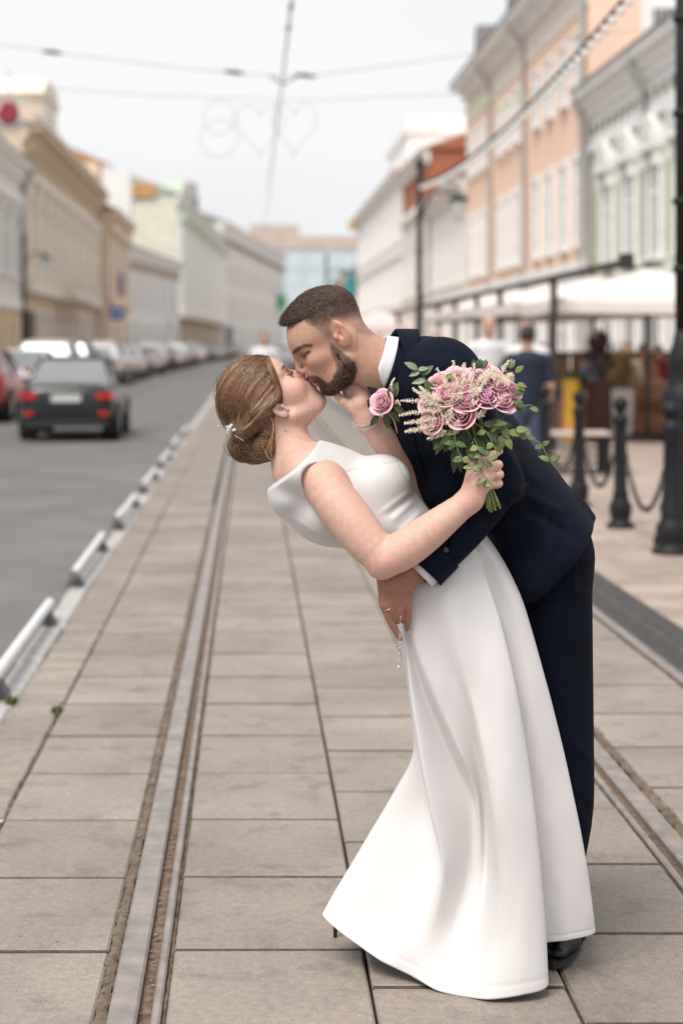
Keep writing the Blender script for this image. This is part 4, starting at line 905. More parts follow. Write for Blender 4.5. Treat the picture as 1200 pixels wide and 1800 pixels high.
def hair_mesh(paths, r, name, m, parent, n=3, taper=True):
    """thin tapering strands, one mesh"""
    V, Q, base = [], [], 0
    for p in paths:
        p = np.asarray(p, float); k = len(p); t = np.gradient(p, axis=0); t /= np.linalg.norm(t, axis=1, keepdims=True) + 1e-9
        ref = np.array((.3, .9, .2)); u = np.cross(t, ref); u /= np.linalg.norm(u, axis=1, keepdims=True) + 1e-9; w_ = np.cross(t, u)
        rad = (np.interp(np.linspace(0, 1, k), (0, .15, .7, 1), (.6, 1, .9, .25)) if taper else np.ones(k)) * r
        for j in range(n):
            a = 6.283 * j / n; V.append(p + rad[:, None] * (math.cos(a) * u + math.sin(a) * w_))
        idx = base + np.arange(n * k).reshape(n, k)
        for j in range(n):
            j2 = (j + 1) % n; Q.append(np.stack([idx[j, :-1], idx[j2, :-1], idx[j2, 1:], idx[j, 1:]], 1))
        base += n * k
    return npmesh(name, np.concatenate(V), np.concatenate(Q), m, parent)

SKIN_B = np.array((.685, .430, .338)); SKIN_G = np.array((.530, .305, .212))
rs = np.random.RandomState(3)

# ------------------------------------------------------------------ bride
bride = thing('person', 'bride in a sleeveless white gown leaning back into a kiss', 'person', tuple(K(800, 1690, 0) * (1, 1, 0)))
HB = Frame(K(465.5, 696.5, .022), (.545, 0, .839), (-.839, 0, .545))
lo, hi = K(425, 1110, -.42), K(905, 605, .28); lo[0] = min(lo[0], K(425, 0, .3)[0]); hi[0] = K(910, 0, .3)[0]
SB = SDF((lo[0], Y0 - .40, K(0, 1100, .3)[2]), (hi[0], Y0 + .27, K(0, 605, .3)[2]), .0023)
# body axes: a1 down the leaning trunk, p1 towards her front
a1 = np.array((.80, 0, -.60)); p1 = np.array((.60, 0, .80)); AB = np.array([a1, p1, (0, 1, 0)])
TORSO = [((548, 832, .0), (.085, .072, .150)), ((600, 868, .0), (.13, .100, .132)), ((668, 912, .0), (.13, .098, .125)), ((728, 968, .0), (.12, .086, .118)),
         ((775, 1040, .0), (.12, .105, .140))]
BUST = [((672, 848, -.062), .062), ((672, 848, .07), .062)]
for c, r in TORSO: SB.ell(K(*c), r, AB, .03)
for c, r in BUST: SB.ell(K(*c), (r, r, r), None, .03)
SB.chain([K(494, 735, .022), K(506, 770, .015), K(524, 822, .0)], [.052, .050, .066], .025)
head(SB, HB, dict(
    mass=[((-.8, 0, 2.6), (9.0, 7.0, 7.4)), ((4.0, 0, 1.4), (4.8, 5.8, 4.4)), ((3.3, 0, -5.0), (5.2, 5.3, 6.0)), ((3.3, 0, -9.6), (4.7, 4.4, 3.6)), ((6.3, 0, -11.9), (1.5, 1.8, 1.4)), ((7.6, 0, -6.8), (1.35, 2.3, 1.5))],
    pair=[((5.2, 4.0, -4.9), (2.7, 1.9, 2.6))],
    jawline=((-.4, 4.9, -8.0), (4.8, 2.2, -12.0), 1.1, 1.1), brow=((8.2, 1.2, -.2), (6.6, 4.4, .1), .55),
    socket=((8.9, 3.0, -2.2), (1.5, 1.7, 1.05)), eye=((6.75, 3.1, -2.3), (1.42, 1.5, 1.15)),
    nose=((8.3, 0, -1.9), (9.75, 0, -4.8), .52, .66), ala=((8.85, 1.0, -5.3), (.8, .55, .55)), nostril=((9.1, .55, -5.9), (.35, .3, .3)),
    lips=[((8.55, 0, -7.55), (.8, 2.0, .5)), ((8.35, 0, -8.75), (.8, 1.8, .6))], mouthline=((9.1, 0, -8.1), (.9, 2.2, .12)),
    ear=((-.75, 6.55, -4.4), (1.5, .55, 2.7), .35)))
# right arm, nearest to us, bent to hold the flowers
SB.limb([K(572, 850, -.145), K(590, 880, -.185), K(618, 918, -.215), K(645, 952, -.24), K(674, 982, -.262)], [.045, .0525, .0535, .0495, .042], .02, 12)
SB.limb([K(674, 984, -.262), K(706, 968, -.275), K(745, 941, -.29), K(788, 908, -.302), K(828, 877, -.312)], [.042, .0455, .0425, .0345, .0265], .010, 12)
SB.ell(K(668, 1000, -.262), (.024, .026, .022), None, .015)
SB.ell(K(570, 852, -.125), (.046, .050, .046), None, .03)
# her right hand closing round the stems
SB.chain([K(826, 878, -.312), K(838, 850, -.328)], [.026, .027], .02)
for m_, r_ in (((850, 811, -.336), .0125), ((855, 823, -.340), .0125), ((858, 838, -.338), .012), ((858, 852, -.332), .011)): SB.cap(K(832, 862, -.322), K(*m_), .016, r_, .012)
for pts, rr_ in ((((850, 811, -.336), (866, 799, -.330), (878, 793, -.315)), (.0112, .0095, .0078)),
                 (((855, 823, -.340), (875, 817, -.330), (874, 819, -.303), (856, 822, -.286)), (.0118, .0105, .0095, .008)),
                 (((858, 838, -.338), (877, 834, -.327), (875, 837, -.301), (856, 839, -.285)), (.0112, .0102, .0092, .008)),
                 (((858, 852, -.332), (876, 850, -.320), (872, 853, -.298), (855, 854, -.284)), (.0102, .0092, .0082, .0072)),
                 (((824, 858, -.318), (829, 826, -.300), (836, 803, -.288), (843, 786, -.284)), (.016, .0125, .0115, .009))):
    SB.chain([K(*q) for q in pts], rr_, .005, .003)
# left arm, passing behind her bust to his neck
SB.chain([K(590, 830, .15), K(700, 880, .16), K(748, 880, .09)], [.05, .046, .043], .03, .02)
SB.limb([K(748, 880, .09), K(700, 806, .04), K(668, 765, .010), K(645, 737, -.008)], [.043, .039, .033, .0265], .012, 10)
SB.chain([K(645, 737, -.008), K(632, 712, -.012)], [.028, .029], .02)
for m_ in ((612, 690, .004), (622, 682, .0), (634, 680, -.002), (644, 688, .0)): SB.cap(K(636, 722, -.008), K(*m_), .018, .013, .010)
for pts, rr_ in ((((612, 690, .004), (602, 668, .022), (606, 648, .045)), (.012, .010, .009)), (((622, 682, .0), (614, 658, .012), (616, 636, .035)), (.012, .010, .009)),
                 (((634, 680, -.002), (630, 656, .0), (628, 634, .02)), (.0115, .010, .009)), (((644, 688, .0), (644, 668, .0), (641, 650, .01)), (.0105, .009, .008)),
                 (((626, 722, -.02), (604, 706, -.018), (590, 692, -.004)), (.014, .0115, .009))):
    SB.chain([K(*q) for q in pts], rr_, .006, .004)
v, q = SB.mesh(); v = relax(v, q, 1, .4)
lv = HB.loc(v); near = lv[:, 1] < 20
cb = np.tile(SKIN_B, (len(v), 1))
def tint(c, k, col): return c * (1 - k[:, None]) + np.array(col) * k[:, None]
for s_ in (-1, 1): cb = tint(cb, .55 * blob(lv, (6.0, 4.3 * s_, -5.0), (3.2, 2.2, 2.4)), (.76, .36, .29))          # blusher
cb = tint(cb, .9 * np.clip(1.35 * blob(lv, (9.2, 0, -8.1), (1.1, 2.2, 1.25)), 0, 1) * (lv[:, 0] > 7.6), (.55, .19, .18))  # lips
for s_ in (-1, 1):
    cb = tint(cb, .8 * np.clip(1.2 * blob(lv, (7.9, 3.1 * s_, -1.75), (1.2, 1.7, .75)), 0, 1), (.46, .25, .17))       # eye shadow
    br = blob(lv, (8.3, 2.6 * s_, .15 ), (1.6, 2.0, .33)); cb = tint(cb, np.clip(1.25 * br, 0, .92), (.12, .065, .04))  # brows
def paint_line(S, V_, C_, pts, rad, col, amt, Fr):
    for x_, y_ in spl(pts, 12):
        d_ = ray_hit(S, x_, y_, -.12, .1)
        if d_ is None: continue
        p_ = K(x_, y_, d_); m_ = p_.copy(); m_[1] = 2 * Fr.o[1] - p_[1]
        for e in (p_, m_): C_ = tint(C_, amt * np.clip(1.4 * blob(V_, e, (rad,) * 3), 0, 1), col)
    return C_
cb = paint_line(SB, v, cb, [(498, 648), (501, 642), (505, 645)], .0035, (.13, .07, .045), .7, HB)
cb = paint_line(SB, v, cb, [(504, 651), (508, 652)], .006, (.42, .22, .15), .5, HB)
cb = paint_line(SB, v, cb, [(505, 659), (509, 657), (513, 653)], .0024, (.03, .02, .016), .8, HB)
for _ in range(46):                                                                                                  # freckles
    i = rs.randint(len(v)); cb = tint(cb, .55 * blob(v, v[i], (.0022, .0022, .0022)), (.34, .17, .11))
for p_ in ((502, 758), (478, 731)):
    d_ = ray_hit(SB, *p_); 
    if d_ is not None: cb = tint(cb, .9 * blob(v, K(*p_, d_), (.0028,) * 3), (.2, .10, .07))
cb = tint(cb, .45 * blob(v, K(672, 1000, -.27), (.04, .06, .035)) + .3 * blob(v, K(565, 835, -.2), (.05, .06, .05)), (.72, .36, .27))  # pinker elbow and shoulder
for p_ in ((879, 792, -.315), (875, 817, -.32), (878, 834, -.32), (877, 850, -.31)): cb = tint(cb, .35 * blob(v, K(*p_), (.010,) * 3), (.78, .38, .32))
cb *= (1 + .05 * vnoise(v, 60, 4) + .035 * vnoise(v, 260, 14))[:, None]
body_b = npmesh('body', v, q, M_skin, bride, True, cb)
tag(body_b, 'fair freckled skin')
# eyelashes of the closed eyes
for s_ in (-1, 1):
    ls = []
    for t_ in np.linspace(-1, 1, 15):
        p0 = np.array((8.2 - .35 * t_ * t_ - .5 * (t_ + 1) * .3, (3.1 + 1.15 * t_) * s_, -2.3 + .28 * t_ * t_)); tip = p0 + np.array((.55, .22 * t_ * s_, -.42))
        ls.append([HB(*(p0 + (tip - p0) * e + np.array((0, 0, -.10)) * math.sin(e * 3.1))) for e in (0, .35, .7, 1)])
    ls.append([HB(8.2 - .35 * t * t - .15 * (t + 1), (3.1 + 1.25 * t) * s_, -2.3 + .28 * t * t) for t in np.linspace(-1, 1, 9)])
    hair_mesh(ls, .0013, 'eyelashes', mat('lash', (.012, .009, .008), .6, 0), bride)

# bodice
SD = SDF((K(460, 0, .3)[0], Y0 - .22, K(0, 1120, .3)[2]), (K(860, 0, .3)[0], Y0 + .24, K(0, 750, .3)[2]), .003)
for c, r in TORSO: SD.ell(K(*c), np.array(r) + .006, AB, .032)
for c, r in BUST: SD.ell(K(*c), np.array((r, r, r)) + .006, None, .035)
SD.ell(K(517, 824, 0), (.075, .070, .165), AB, .03)
SD.ell(K(556, 905, 0), (.09, .062, .13), AB, .04)
SD.ell(K(509, 868, 0), (.05, .055, .12), AB, .03)
n0 = np.array((-.684, 0, .73))
SD.half(K(519, 814, 0), n0, .003)
for s_ in (-1, 1): SD.ell(KR(578, 858, .165 * s_), (.072, .085, .052), np.array([(.80, 0, -.60), (0, 1, 0), (.60, 0, .80)]), .004, 's')
SD.half(K(762, 1010, 0), (.62, 0, -.78), .01)
v, q = SD.mesh(); v = relax(v, q, 1)
# drag lines where the cloth is pulled
lp = np.stack([(v[:, 0] / v[:, 1]) * F + VX, VY - (v[:, 2] - CH) / v[:, 1] * F], 1)
def ridge(a, b, wdt, amp, fade=.2):
    a = np.array(a, float); b = np.array(b, float); ab = b - a; t = np.clip(((lp - a) @ ab) / (ab @ ab), -.2, 1.2); d_ = ((lp - a) - t[:, None] * ab) @ np.array((-ab[1], ab[0])) / np.linalg.norm(ab)
    return amp * np.exp(-(d_ / wdt) ** 2) * sstep(-.15, fade, t) * (1 - sstep(1 - fade, 1.15, t))
disp = ridge((722, 862), (668, 902), 4, .002) + ridge((728, 880), (690, 915), 5, .0028) - ridge((724, 872), (680, 908), 4, .0026) + ridge((640, 792), (622, 810), 5, -.003) \
    + ridge((612, 868), (650, 935), 7, .003) + ridge((505, 905), (560, 940), 6, .003) + ridge((740, 900), (700, 940), 6, .005) + ridge((612, 829), (700, 812), 1.6, -.0025, .05) + ridge((700, 812), (722, 858), 1.6, -.0022, .05)
v = v + disp[:, None] * np.array((0, -1, 0))
M_satin = mat('white satin', (.675, .655, .648), .46, .02, 5, .05, 500, spec=.45, sheen=.15)
dress = npmesh('dress', v, q, M_satin, bride)
tag(dress, 'white satin boat neck gown')
# skirt, strung between meridians
ROWS = {  # name: list of (x, y, depth) from waist to hem
 'left':  [(690, 1012, .02), (694, 1060, .02), (703, 1130, .02), (716, 1215, .03), (726, 1320, .03), (694, 1392, .02), (640, 1485, .01), (585, 1575, .0), (567, 1606, .0)],
 'tuck':  [(692, 1014, -.01), (698, 1062, -.02), (710, 1132, -.02), (724, 1217, -.02), (741, 1325, -.02), (758, 1425, -.03), (766, 1520, -.08), (720, 1620, -.11), (655, 1680, -.12)],
 'edge':  [(698, 1010, -0.06), (702, 1062, -0.1), (711, 1132, -0.13), (721, 1217, -0.15), (737, 1322, -0.17), (757, 1428, -0.19), (778, 1522, -0.2), (758, 1632, -0.18), (715, 1712, -0.18)],
 'fall': [(706, 1006, -0.09), (709, 1062, -0.12), (722, 1132, -0.12), (744, 1217, -0.11), (790, 1330, -0.105), (826, 1420, -0.11), (822, 1525, -0.13), (795, 1640, -0.18), (762, 1738, -0.25)],
 'flap': [(716, 1000, -0.105), (718, 1058, -0.145), (732, 1130, -0.17), (758, 1205, -0.19), (806, 1318, -0.185), (838, 1405, -0.14), (842, 1528, -0.13), (822, 1642, -0.2), (790, 1747, -0.28)],
 'hollow': [(738, 988, -0.125), (752, 1048, -0.17), (780, 1130, -0.19), (812, 1225, -0.185), (838, 1325, -0.15), (853, 1425, -0.125), (856, 1535, -0.145), (838, 1648, -0.225), (822, 1753, -0.31)],
 'crest': [(760, 972, -0.13), (780, 1034, -0.18), (806, 1120, -0.21), (830, 1222, -0.235), (849, 1325, -0.27), (866, 1428, -0.29), (876, 1540, -0.29), (874, 1650, -0.31), (862, 1757, -0.36)],
 'tube':  [(785, 950, -0.125), (812, 1015, -0.175), (840, 1105, -0.21), (866, 1212, -0.25), (890, 1322, -0.28), (908, 1430, -0.3), (918, 1540, -0.315), (922, 1650, -0.335), (918, 1749, -0.36)],
 'lip':   [(806, 931, -0.105), (842, 995, -0.15), (875, 1085, -0.19), (904, 1200, -0.22), (925, 1318, -0.24), (940, 1430, -0.26), (951, 1540, -0.27), (959, 1645, -0.28), (963, 1731, -0.3)],
 'under': [(812, 926, -0.095), (845, 992, -0.125), (872, 1082, -0.135), (896, 1198, -0.14), (914, 1315, -0.135), (926, 1425, -0.13), (936, 1530, -0.12), (943, 1610, -0.11), (946, 1664, -0.1)],
 'panel': [(822, 917, -0.08), (864, 975, -0.12), (899, 1062, -0.14), (930, 1185, -0.15), (955, 1300, -0.15), (974, 1415, -0.14), (988, 1520, -0.13), (997, 1600, -0.12), (1001, 1652, -0.11)],
 'right': [(834, 911, -0.02), (884, 985, -0.06), (919, 1058, -0.09), (955, 1180, -0.11), (985, 1298, -0.11), (1010, 1412, -0.1), (1030, 1515, -0.09), (1041, 1590, -0.08), (1046, 1636, -0.07)],
 'back':  [(815, 925, 0.06), (868, 995, 0.06), (900, 1070, 0.04), (930, 1180, 0.02), (950, 1290, 0.0), (965, 1400, 0.0), (975, 1500, 0.0), (980, 1560, 0.0), (980, 1590, 0.0)],
 'rear':  [(765, 968, .12), (790, 1030, .14), (805, 1110, .16), (815, 1210, .18), (820, 1310, .20), (820, 1410, .22), (815, 1500, .24), (810, 1550, .25), (808, 1575, .25)],
 'side':  [(708, 1006, .09), (714, 1062, .10), (724, 1135, .11), (738, 1220, .12), (742, 1320, .14), (712, 1405, .15), (680, 1490, .16), (660, 1555, .16), (652, 1585, .16)]}
G = np.array([[K(*p) for p in r] for r in ROWS.values()])             # meridian, row, xyz
G = np.concatenate([G, G[:1]])
nu, nv = 520, 200
def crom(P, n, loop):
    m = len(P) - 1
    o = np.empty((n,) + P.shape[1:])
    for k_, t in enumerate(np.linspace(0, m, n)):
        i = min(int(t), m - 1); f = t - i
        a = P[(i - 1) % m] if loop else (P[i - 1] if i else 2 * P[0] - P[1]); b, c = P[i], P[i + 1]
        d = P[(i + 2) % m] if loop else (P[i + 2] if i + 2 <= m else 2 * P[m] - P[m - 1])
        # tension keeps the folds from overshooting
        m0, m1 = .42 * (c - a), .42 * (d - b)
        o[k_] = (2 * f ** 3 - 3 * f * f + 1) * b + (f ** 3 - 2 * f * f + f) * m0 + (3 * f * f - 2 * f ** 3) * c + (f ** 3 - f * f) * m1
    return o
W = crom(G, nu, True)[:-1]                          # around
W = np.swapaxes(crom(np.swapaxes(W, 0, 1), nv, False), 0, 1)
nu -= 1
V = W.reshape(-1, 3); idx = np.arange(nu * nv).reshape(nu, nv); i2 = np.roll(idx, -1, 0)
Q = np.stack([idx[:, :-1], idx[:, 1:], i2[:, 1:], i2[:, :-1]], -1).reshape(-1, 4)
# soften fold lines and add gentle undulation plus the hem seam
for _ in range(2):
    Wn = W.copy(); Wn[:, 1:-1] = .5 * W[:, 1:-1] + .125 * (np.roll(W, 1, 0) + np.roll(W, -1, 0))[:, 1:-1] + .125 * (W[:, 2:] + W[:, :-2]); W = Wn
row = np.linspace(0, 1, nv)[None, :]; ang = np.linspace(0, 1, nu)[:, None]
amp = .004 * np.sin(row * 9 + ang * 40) * sstep(0, .2, row) * np.exp(-((row - .35) / .3) ** 2)
W[:, :, 1] += amp
wr = W.reshape(-1, 3); wr = (.0022 * vnoise(wr * (1, 1, .22), 34, 21) + .0011 * vnoise(wr * (1, 1, .35), 90, 22)).reshape(nu, nv) * sstep(.02, .2, row); W[:, :, 1] += wr; W[:, :, 0] += .6 * wr
seam = .0012 * np.exp(-((row - .972) / .004) ** 2); W[:, :, 1] += seam * np.sign(W[:, :, 1] - Y0 - .03) * -1
skirt = npmesh('skirt', W.reshape(-1, 3), Q, M_satin, dress)
md = skirt.modifiers.new('solid', 'SOLIDIFY'); md.thickness = .0022; md.offset = -1
for nm, z_ in ():
    pass
# legs under the gown and the heel that shows at its corner
SL = gbox(560, 940, 950, 1700, -.2, .3, .006)
SL.chain([K(770, 1040, .05), K(785, 1340, .08), K(680, 1590, .11)], [.07, .045, .035], .02, .02); SL.chain([K(785, 1040, -.0), K(830, 1340, .02), K(830, 1600, .04)], [.07, .045, .035], .02, .02)
v, q = SL.mesh(); npmesh('legs', v, q, M_skin, bride, True, np.tile(SKIN_B, (len(v), 1)))
sh = MB(); a_ = K(598, 1628, .17); sh.tube([a_ + (-.012, 0, .05), a_ + (-.012, 0, .02), a_ + (-.013, 0, -.028)], [.011, .006, .005], 8); sh.tube([a_ + (-.01, 0, .055), a_ + (.05, -.02, .045), a_ + (.12, -.06, .0), a_ + (.19, -.09, -.012)], [.018, .024, .026, .012], 10, flat=.6)
sh.build('shoe', mat('dark shoe leather', (.05, .03, .028), .4, .1, 20), bride, smooth=True)
# jewellery
M_cryst = mat('crystal', (.85, .85, .84), .12, 0, metal=.6); M_gold = mat('rose gold', (.80, .52, .38), .25, 0, metal=1.)
er = MB()
for c, r in (((505, 719), .0048), ((501, 716), .003)):
    d_ = (ray_hit(SB, *c) or -.05) - .004; er.ball(K(*c, d_), r, 8, 6)
er.build('earring', M_cryst, bride)
for k_, (p0_, p1_, p2_) in enumerate((((618, 741), (632, 752), (660, 737)), ((621, 748), (638, 757), (660, 746)))):
    q_ = MB(); n_ = 26
    for t_ in np.linspace(0, 1, n_):
        p_ = (1 - t_) ** 2 * np.array(p0_) + 2 * t_ * (1 - t_) * np.array((p1_[0], p1_[1] + 6)) + t_ * t_ * np.array(p2_)
        d_ = ray_hit(SB, p_[0], p_[1], -.08, .15); d_ = -.03 if d_ is None else d_ - .002
        q_.ball(K(p_[0], p_[1], d_), .0014, 6, 4)
    q_.build('bracelet', M_cryst, bride)
rg = MB(); c_ = K(876, 835, -.318); ring_ax = np.array((.95, 0, .2))
rg.tube([K(869, 836, -.334) + .0118 * (math.cos(a) * np.array((.12, .15, .98)) + math.sin(a) * np.array((.35, -.9, .1))) for a in np.linspace(0, 6.283, 20)], .0017, 6, False); rg.build('wedding_ring', M_gold, bride, smooth=True)

# bride's hair
SH = gbox(362, 525, 606, 832, -.14, .16, .0025)
SH.ell(K(447, 691, .022), (.093, .083, .094), None, .01)
SH.ell(K(470, 662, .022), (.045, .070, .045), None, .02)
SH.half(K(482, 648, 0), (.955, 0, .33), .006)
for s_ in (-1, 1): SH.ell(K(508, 732, .022 + .085 * s_), (.038, .06, .035), None, .006, 's')
SH.ell(K(426, 783, .015), (.037, .056, .037), None, .008); SH.ell(K(461, 785, .008), (.034, .056, .037), None, .006); SH.ell(K(446, 798, .02), (.05, .05, .024), None, .01)
SH.cap(K(470, 722, -.035), K(425, 760, -.03), .020, .026, .008); SH.cap(K(486, 697, -.045), K(448, 727, -.05), .013, .018, .006)
SH.cap(K(468, 745, -.02), K(470, 790, -.02), .022, .02, .008)
v, q = SH.mesh(); v = relax(v, q, 1)
M_h1 = mat('dark chestnut hair', (.14, .072, .041), .45, .3, 90, .5, 300, spec=.4); M_h2 = mat('chestnut hair', (.225, .118, .064), .40, .2, 90, spec=.45); M_h3 = mat('golden brown hair', (.35, .20, .108), .40, .2, 90, spec=.45); M_h4 = mat('honey blonde hair', (.47, .29, .155), .40, .15, 90, spec=.45)
hairb = npmesh('hair', v, q, M_h1, bride); tag(hairb, 'chestnut hair twisted into a low bun')
paths = {1: [], 2: [], 3: [], 4: []}
def drape(pp, lift=.0015, jit=.0012, tone=2):
    o = []; last = None
    for x_, y_ in pp:
        d_ = ray_hit(SH, x_, y_, -.13, .12)
        if d_ is None: d_ = last if last is not None else None
        if d_ is None: continue
        last = d_; o.append((x_, y_, d_))
    if len(o) < 5: return
    o = np.array(o); dd = o[:, 2].copy()
    for _ in range(3): dd[1:-1] = (dd[:-2] + dd[1:-1] + dd[2:]) / 3
    off = lift + rs.uniform(0, jit)
    pts = np.array([K(a, b, c - off) for (a, b, _), c in zip(o, dd)])
    paths[tone].append(pts); far_ = pts.copy(); far_[:, 1] = 2 * (Y0 + .022) - far_[:, 1]
    if rs.rand() < .5: paths[tone].append(far_)
C0 = np.array([(463, 620), (395, 626), (352, 705), (401, 760)]); C1 = np.array([(480, 642), (452, 662), (410, 715), (418, 762)]); C2 = np.array([(493, 688), (482, 712), (455, 716), (432, 755)])
tones = [1, 1, 2, 2, 2, 2, 3, 3, 4]
for i in range(2200):
    s_ = rs.rand(); A_ = 2 * (s_ - .5) * (s_ - 1) * C0 + 4 * s_ * (1 - s_) * C1 + 2 * s_ * (s_ - .5) * C2
    A_ = A_ + rs.normal(0, 2.2, (4, 2)); t0, t1 = rs.uniform(0, .35), rs.uniform(.6, 1.0)
    pp = bez(A_, 22)[int(t0 * 21):int(t1 * 21) + 1]
    lock = .7 * math.sin(s_ * 46 + 3 * math.sin(s_ * 9)) + .4 * math.sin(s_ * 17 + 1)                      # locks of like tone lie together
    drape(pp, .0004 + .0014 * max(0, lock), .0014, tones[int(np.clip((lock + 1.5) / 3 * 7.4 + rs.normal(0, 1.9), 0, 8))])
for i in range(130):                                                         # front wave past the cheek and round into the twist
    s_ = rs.rand(); o_ = rs.normal(0, 1.2, 2); w0 = 10 * s_
    pp = spl([np.array(p_) + o_ for p_ in ((472 - w0 * .6, 627), (481 - w0, 645 + w0 * .2), (490 - w0, 668), (495 - w0, 692), (480 - w0 * .4, 710), (456, 728 + w0 * .4), (432, 755 + w0 * .4))], 26)
    drape(pp[rs.randint(0, 8):rs.randint(18, 26)], .0015, .003, [1, 2, 2, 3, 3, 4][rs.randint(6)])
for (cx_, cy_, ra_, rb_, tn) in ((424, 784, 30, 27, [1, 1, 1, 2, 2, 3]), (462, 784, 25, 27, [1, 2, 2, 3, 3, 4]), (444, 800, 34, 15, [1, 2, 2, 3])):
    for i in range(230):
        k_ = rs.uniform(.15, 1.04); a0 = rs.uniform(0, 6.28); a_ = a0 + np.linspace(0, rs.uniform(.8, 1.9), 16)
        kk = k_ * (1 - .18 * np.linspace(0, 1, 16)); drape(np.stack([cx_ + rs.normal(0, 4) + ra_ * kk * np.cos(a_), cy_ + rs.normal(0, 4) + rb_ * kk * np.sin(a_)], 1), .0006, .003, tn[rs.randint(len(tn))])
for i in range(110):                                                         # twisted lock above the bun
    s_ = rs.uniform(-1, 1); pp = bez([(473 + rs.normal(0, 2), 722 + 6 * s_), (458, 728 + 13 * s_), (440, 742 - 10 * s_), (420 + rs.normal(0, 2), 764 + 8 * s_)], 18); drape(pp, .0012, .003, [2, 3, 3, 4][rs.randint(4)])
for p_ in (((478, 745), (484, 765), (466, 790), (480, 811)), ((476, 735), (488, 755), (470, 770), (468, 800)), ((465, 790), (466, 800), (470, 806), (481, 812))): 
    for j in range(3): paths[4].append(np.array([K(x_ + j, y_, -.075 - .002 * j) for x_, y_ in bez(p_, 14)]))
for i in range(26):                                                          # flyaways
    a_ = rs.uniform(2.5, 5.0); x_, y_ = 446 + 68 * math.cos(a_), 692 + 68 * math.sin(a_); t_ = np.array((-math.sin(a_), math.cos(a_))) * rs.choice((-1, 1)); n_ = np.array((math.cos(a_), math.sin(a_)))
    l_ = rs.uniform(12, 34); paths[3 if i % 2 else 2].append(np.array([K(*(np.array((x_, y_)) - n_ * 2 + t_ * l_ * e + n_ * rs.uniform(1, 3.2) * e * e), .022 + rs.uniform(-.03, .03)) for e in (0, .3, .6, .8, 1)]))
for k_, m_ in ((1, M_h1), (2, M_h2), (3, M_h3), (4, M_h4)): hair_mesh(paths[k_], .00055, 'hair_strands', m_, hairb)
hc = MB()
for i in range(16):
    x_, y_ = 404 + rs.normal(0, 6), 757 + rs.normal(0, 5); d_ = (ray_hit(SH, x_, y_) or -.03) - .004; hc.ball(K(x_, y_, d_), rs.uniform(.002, .0045), 6, 4)
for i in range(7): x_, y_ = 414 + i * 2.2, 766 + i * 1.4; d_ = (ray_hit(SH, x_, y_) or -.03) - .003; hc.ball(K(x_, y_, d_), .0016, 6, 4)
hc.build('hair_clip', M_cryst, bride)
settle(bride)
# ------------------------------------------------------------------ groom
groom = thing('person', 'bearded groom in a dark navy suit bending over the bride', 'person', tuple(K(985, 1660, .05) * (1, 1, 0)))
HG = Frame(K(575, 588, .0), (-.857, 0, -.515), (-.515, 0, .857))
def gpx(px, py):
    dx, dy = (px - 575) / PXM * 100, -(py - 588) / PXM * 100; return np.array((dx * HG.f[0] + dy * HG.f[2], dx * HG.u[0] + dy * HG.u[2]))
SG = gbox(488, 720, 494, 720, -.13, .14, .0022)
head(SG, HG, dict(
    mass=[((-.8, 0, 3.1), (9.3, 7.5, 7.6)), ((3.9, 0, 1.0), (5.6, 6.4, 4.6)), ((3.0, 0, -4.2), (5.7, 5.9, 6.0)), ((3.3, 0, -9.0), (4.6, 5.0, 3.7)), ((6.3, 0, -10.9), (1.6, 2.1, 1.5)), ((7.7, 0, -6.7), (1.6, 2.6, 1.5))],
    pair=[((5.0, 4.6, -3.8), (2.6, 1.8, 1.8))],
    jawline=((-1.0, 5.5, -7.6), (5.2, 2.6, -11.0), 1.3, 1.2), brow=((8.9, 1.2, .25), (7.0, 4.9, .4), .72),
    socket=((9.0, 3.3, -1.25), (2.1, 1.9, 1.05)), eye=((6.25, 3.3, -1.35), (1.3, 1.4, 1.15)),
    nose=((9.15, 0, -.7), (10.35, 0, -3.9), .68, .80), ala=((9.3, 1.25, -4.7), (1.05, .7, .7)), nostril=((9.5, .65, -5.5), (.45, .35, .35)),
    lips=[((8.75, 0, -7.6), (.8, 2.2, .5)), ((8.45, 0, -8.7), (.8, 2.0, .6))], mouthline=((9.2, 0, -8.15), (.9, 2.4, .13)),
    ear=((-2.7, 7.25, -1.2), (1.95, .62, 3.2), .42)))
SG.chain([HG(-3.2, 0, -4.5), K(655, 640, .0), K(700, 655, .0)], [.060, .061, .066], .03, .02)
SG.cap(HG(-5.0, -4.2, -2.5), K(672, 668, -.030), .016, .015, .03)                 # the neck tendon
v, q = SG.mesh(); v = relax(v, q, 1, .4); lv = HG.loc(v)
cg = np.tile(SKIN_G, (len(v), 1))
HAIRC = np.array((.070, .044, .033))
u_dark = 5.6 + (lv[:, 0] + 1.1) * .36
reg = [(9.5, 6.4), (7.9, 6.3), (5.2, 6.35), (3.2, 6.6), (2.2, 4.4), (1.3, 1.5), (.5, -1.2), (-.3, -1.9), (-1.0, 1.2), (-2.6, 2.4), (-4.6, 1.6), (-5.7, -.8), (-6.4, -3.6), (-8.6, -5.6), (-11, -6.2), (-13, 2), (-8, 14), (6, 14), (11, 9)]
inr = inpoly(lv[:, 0], lv[:, 2], reg)
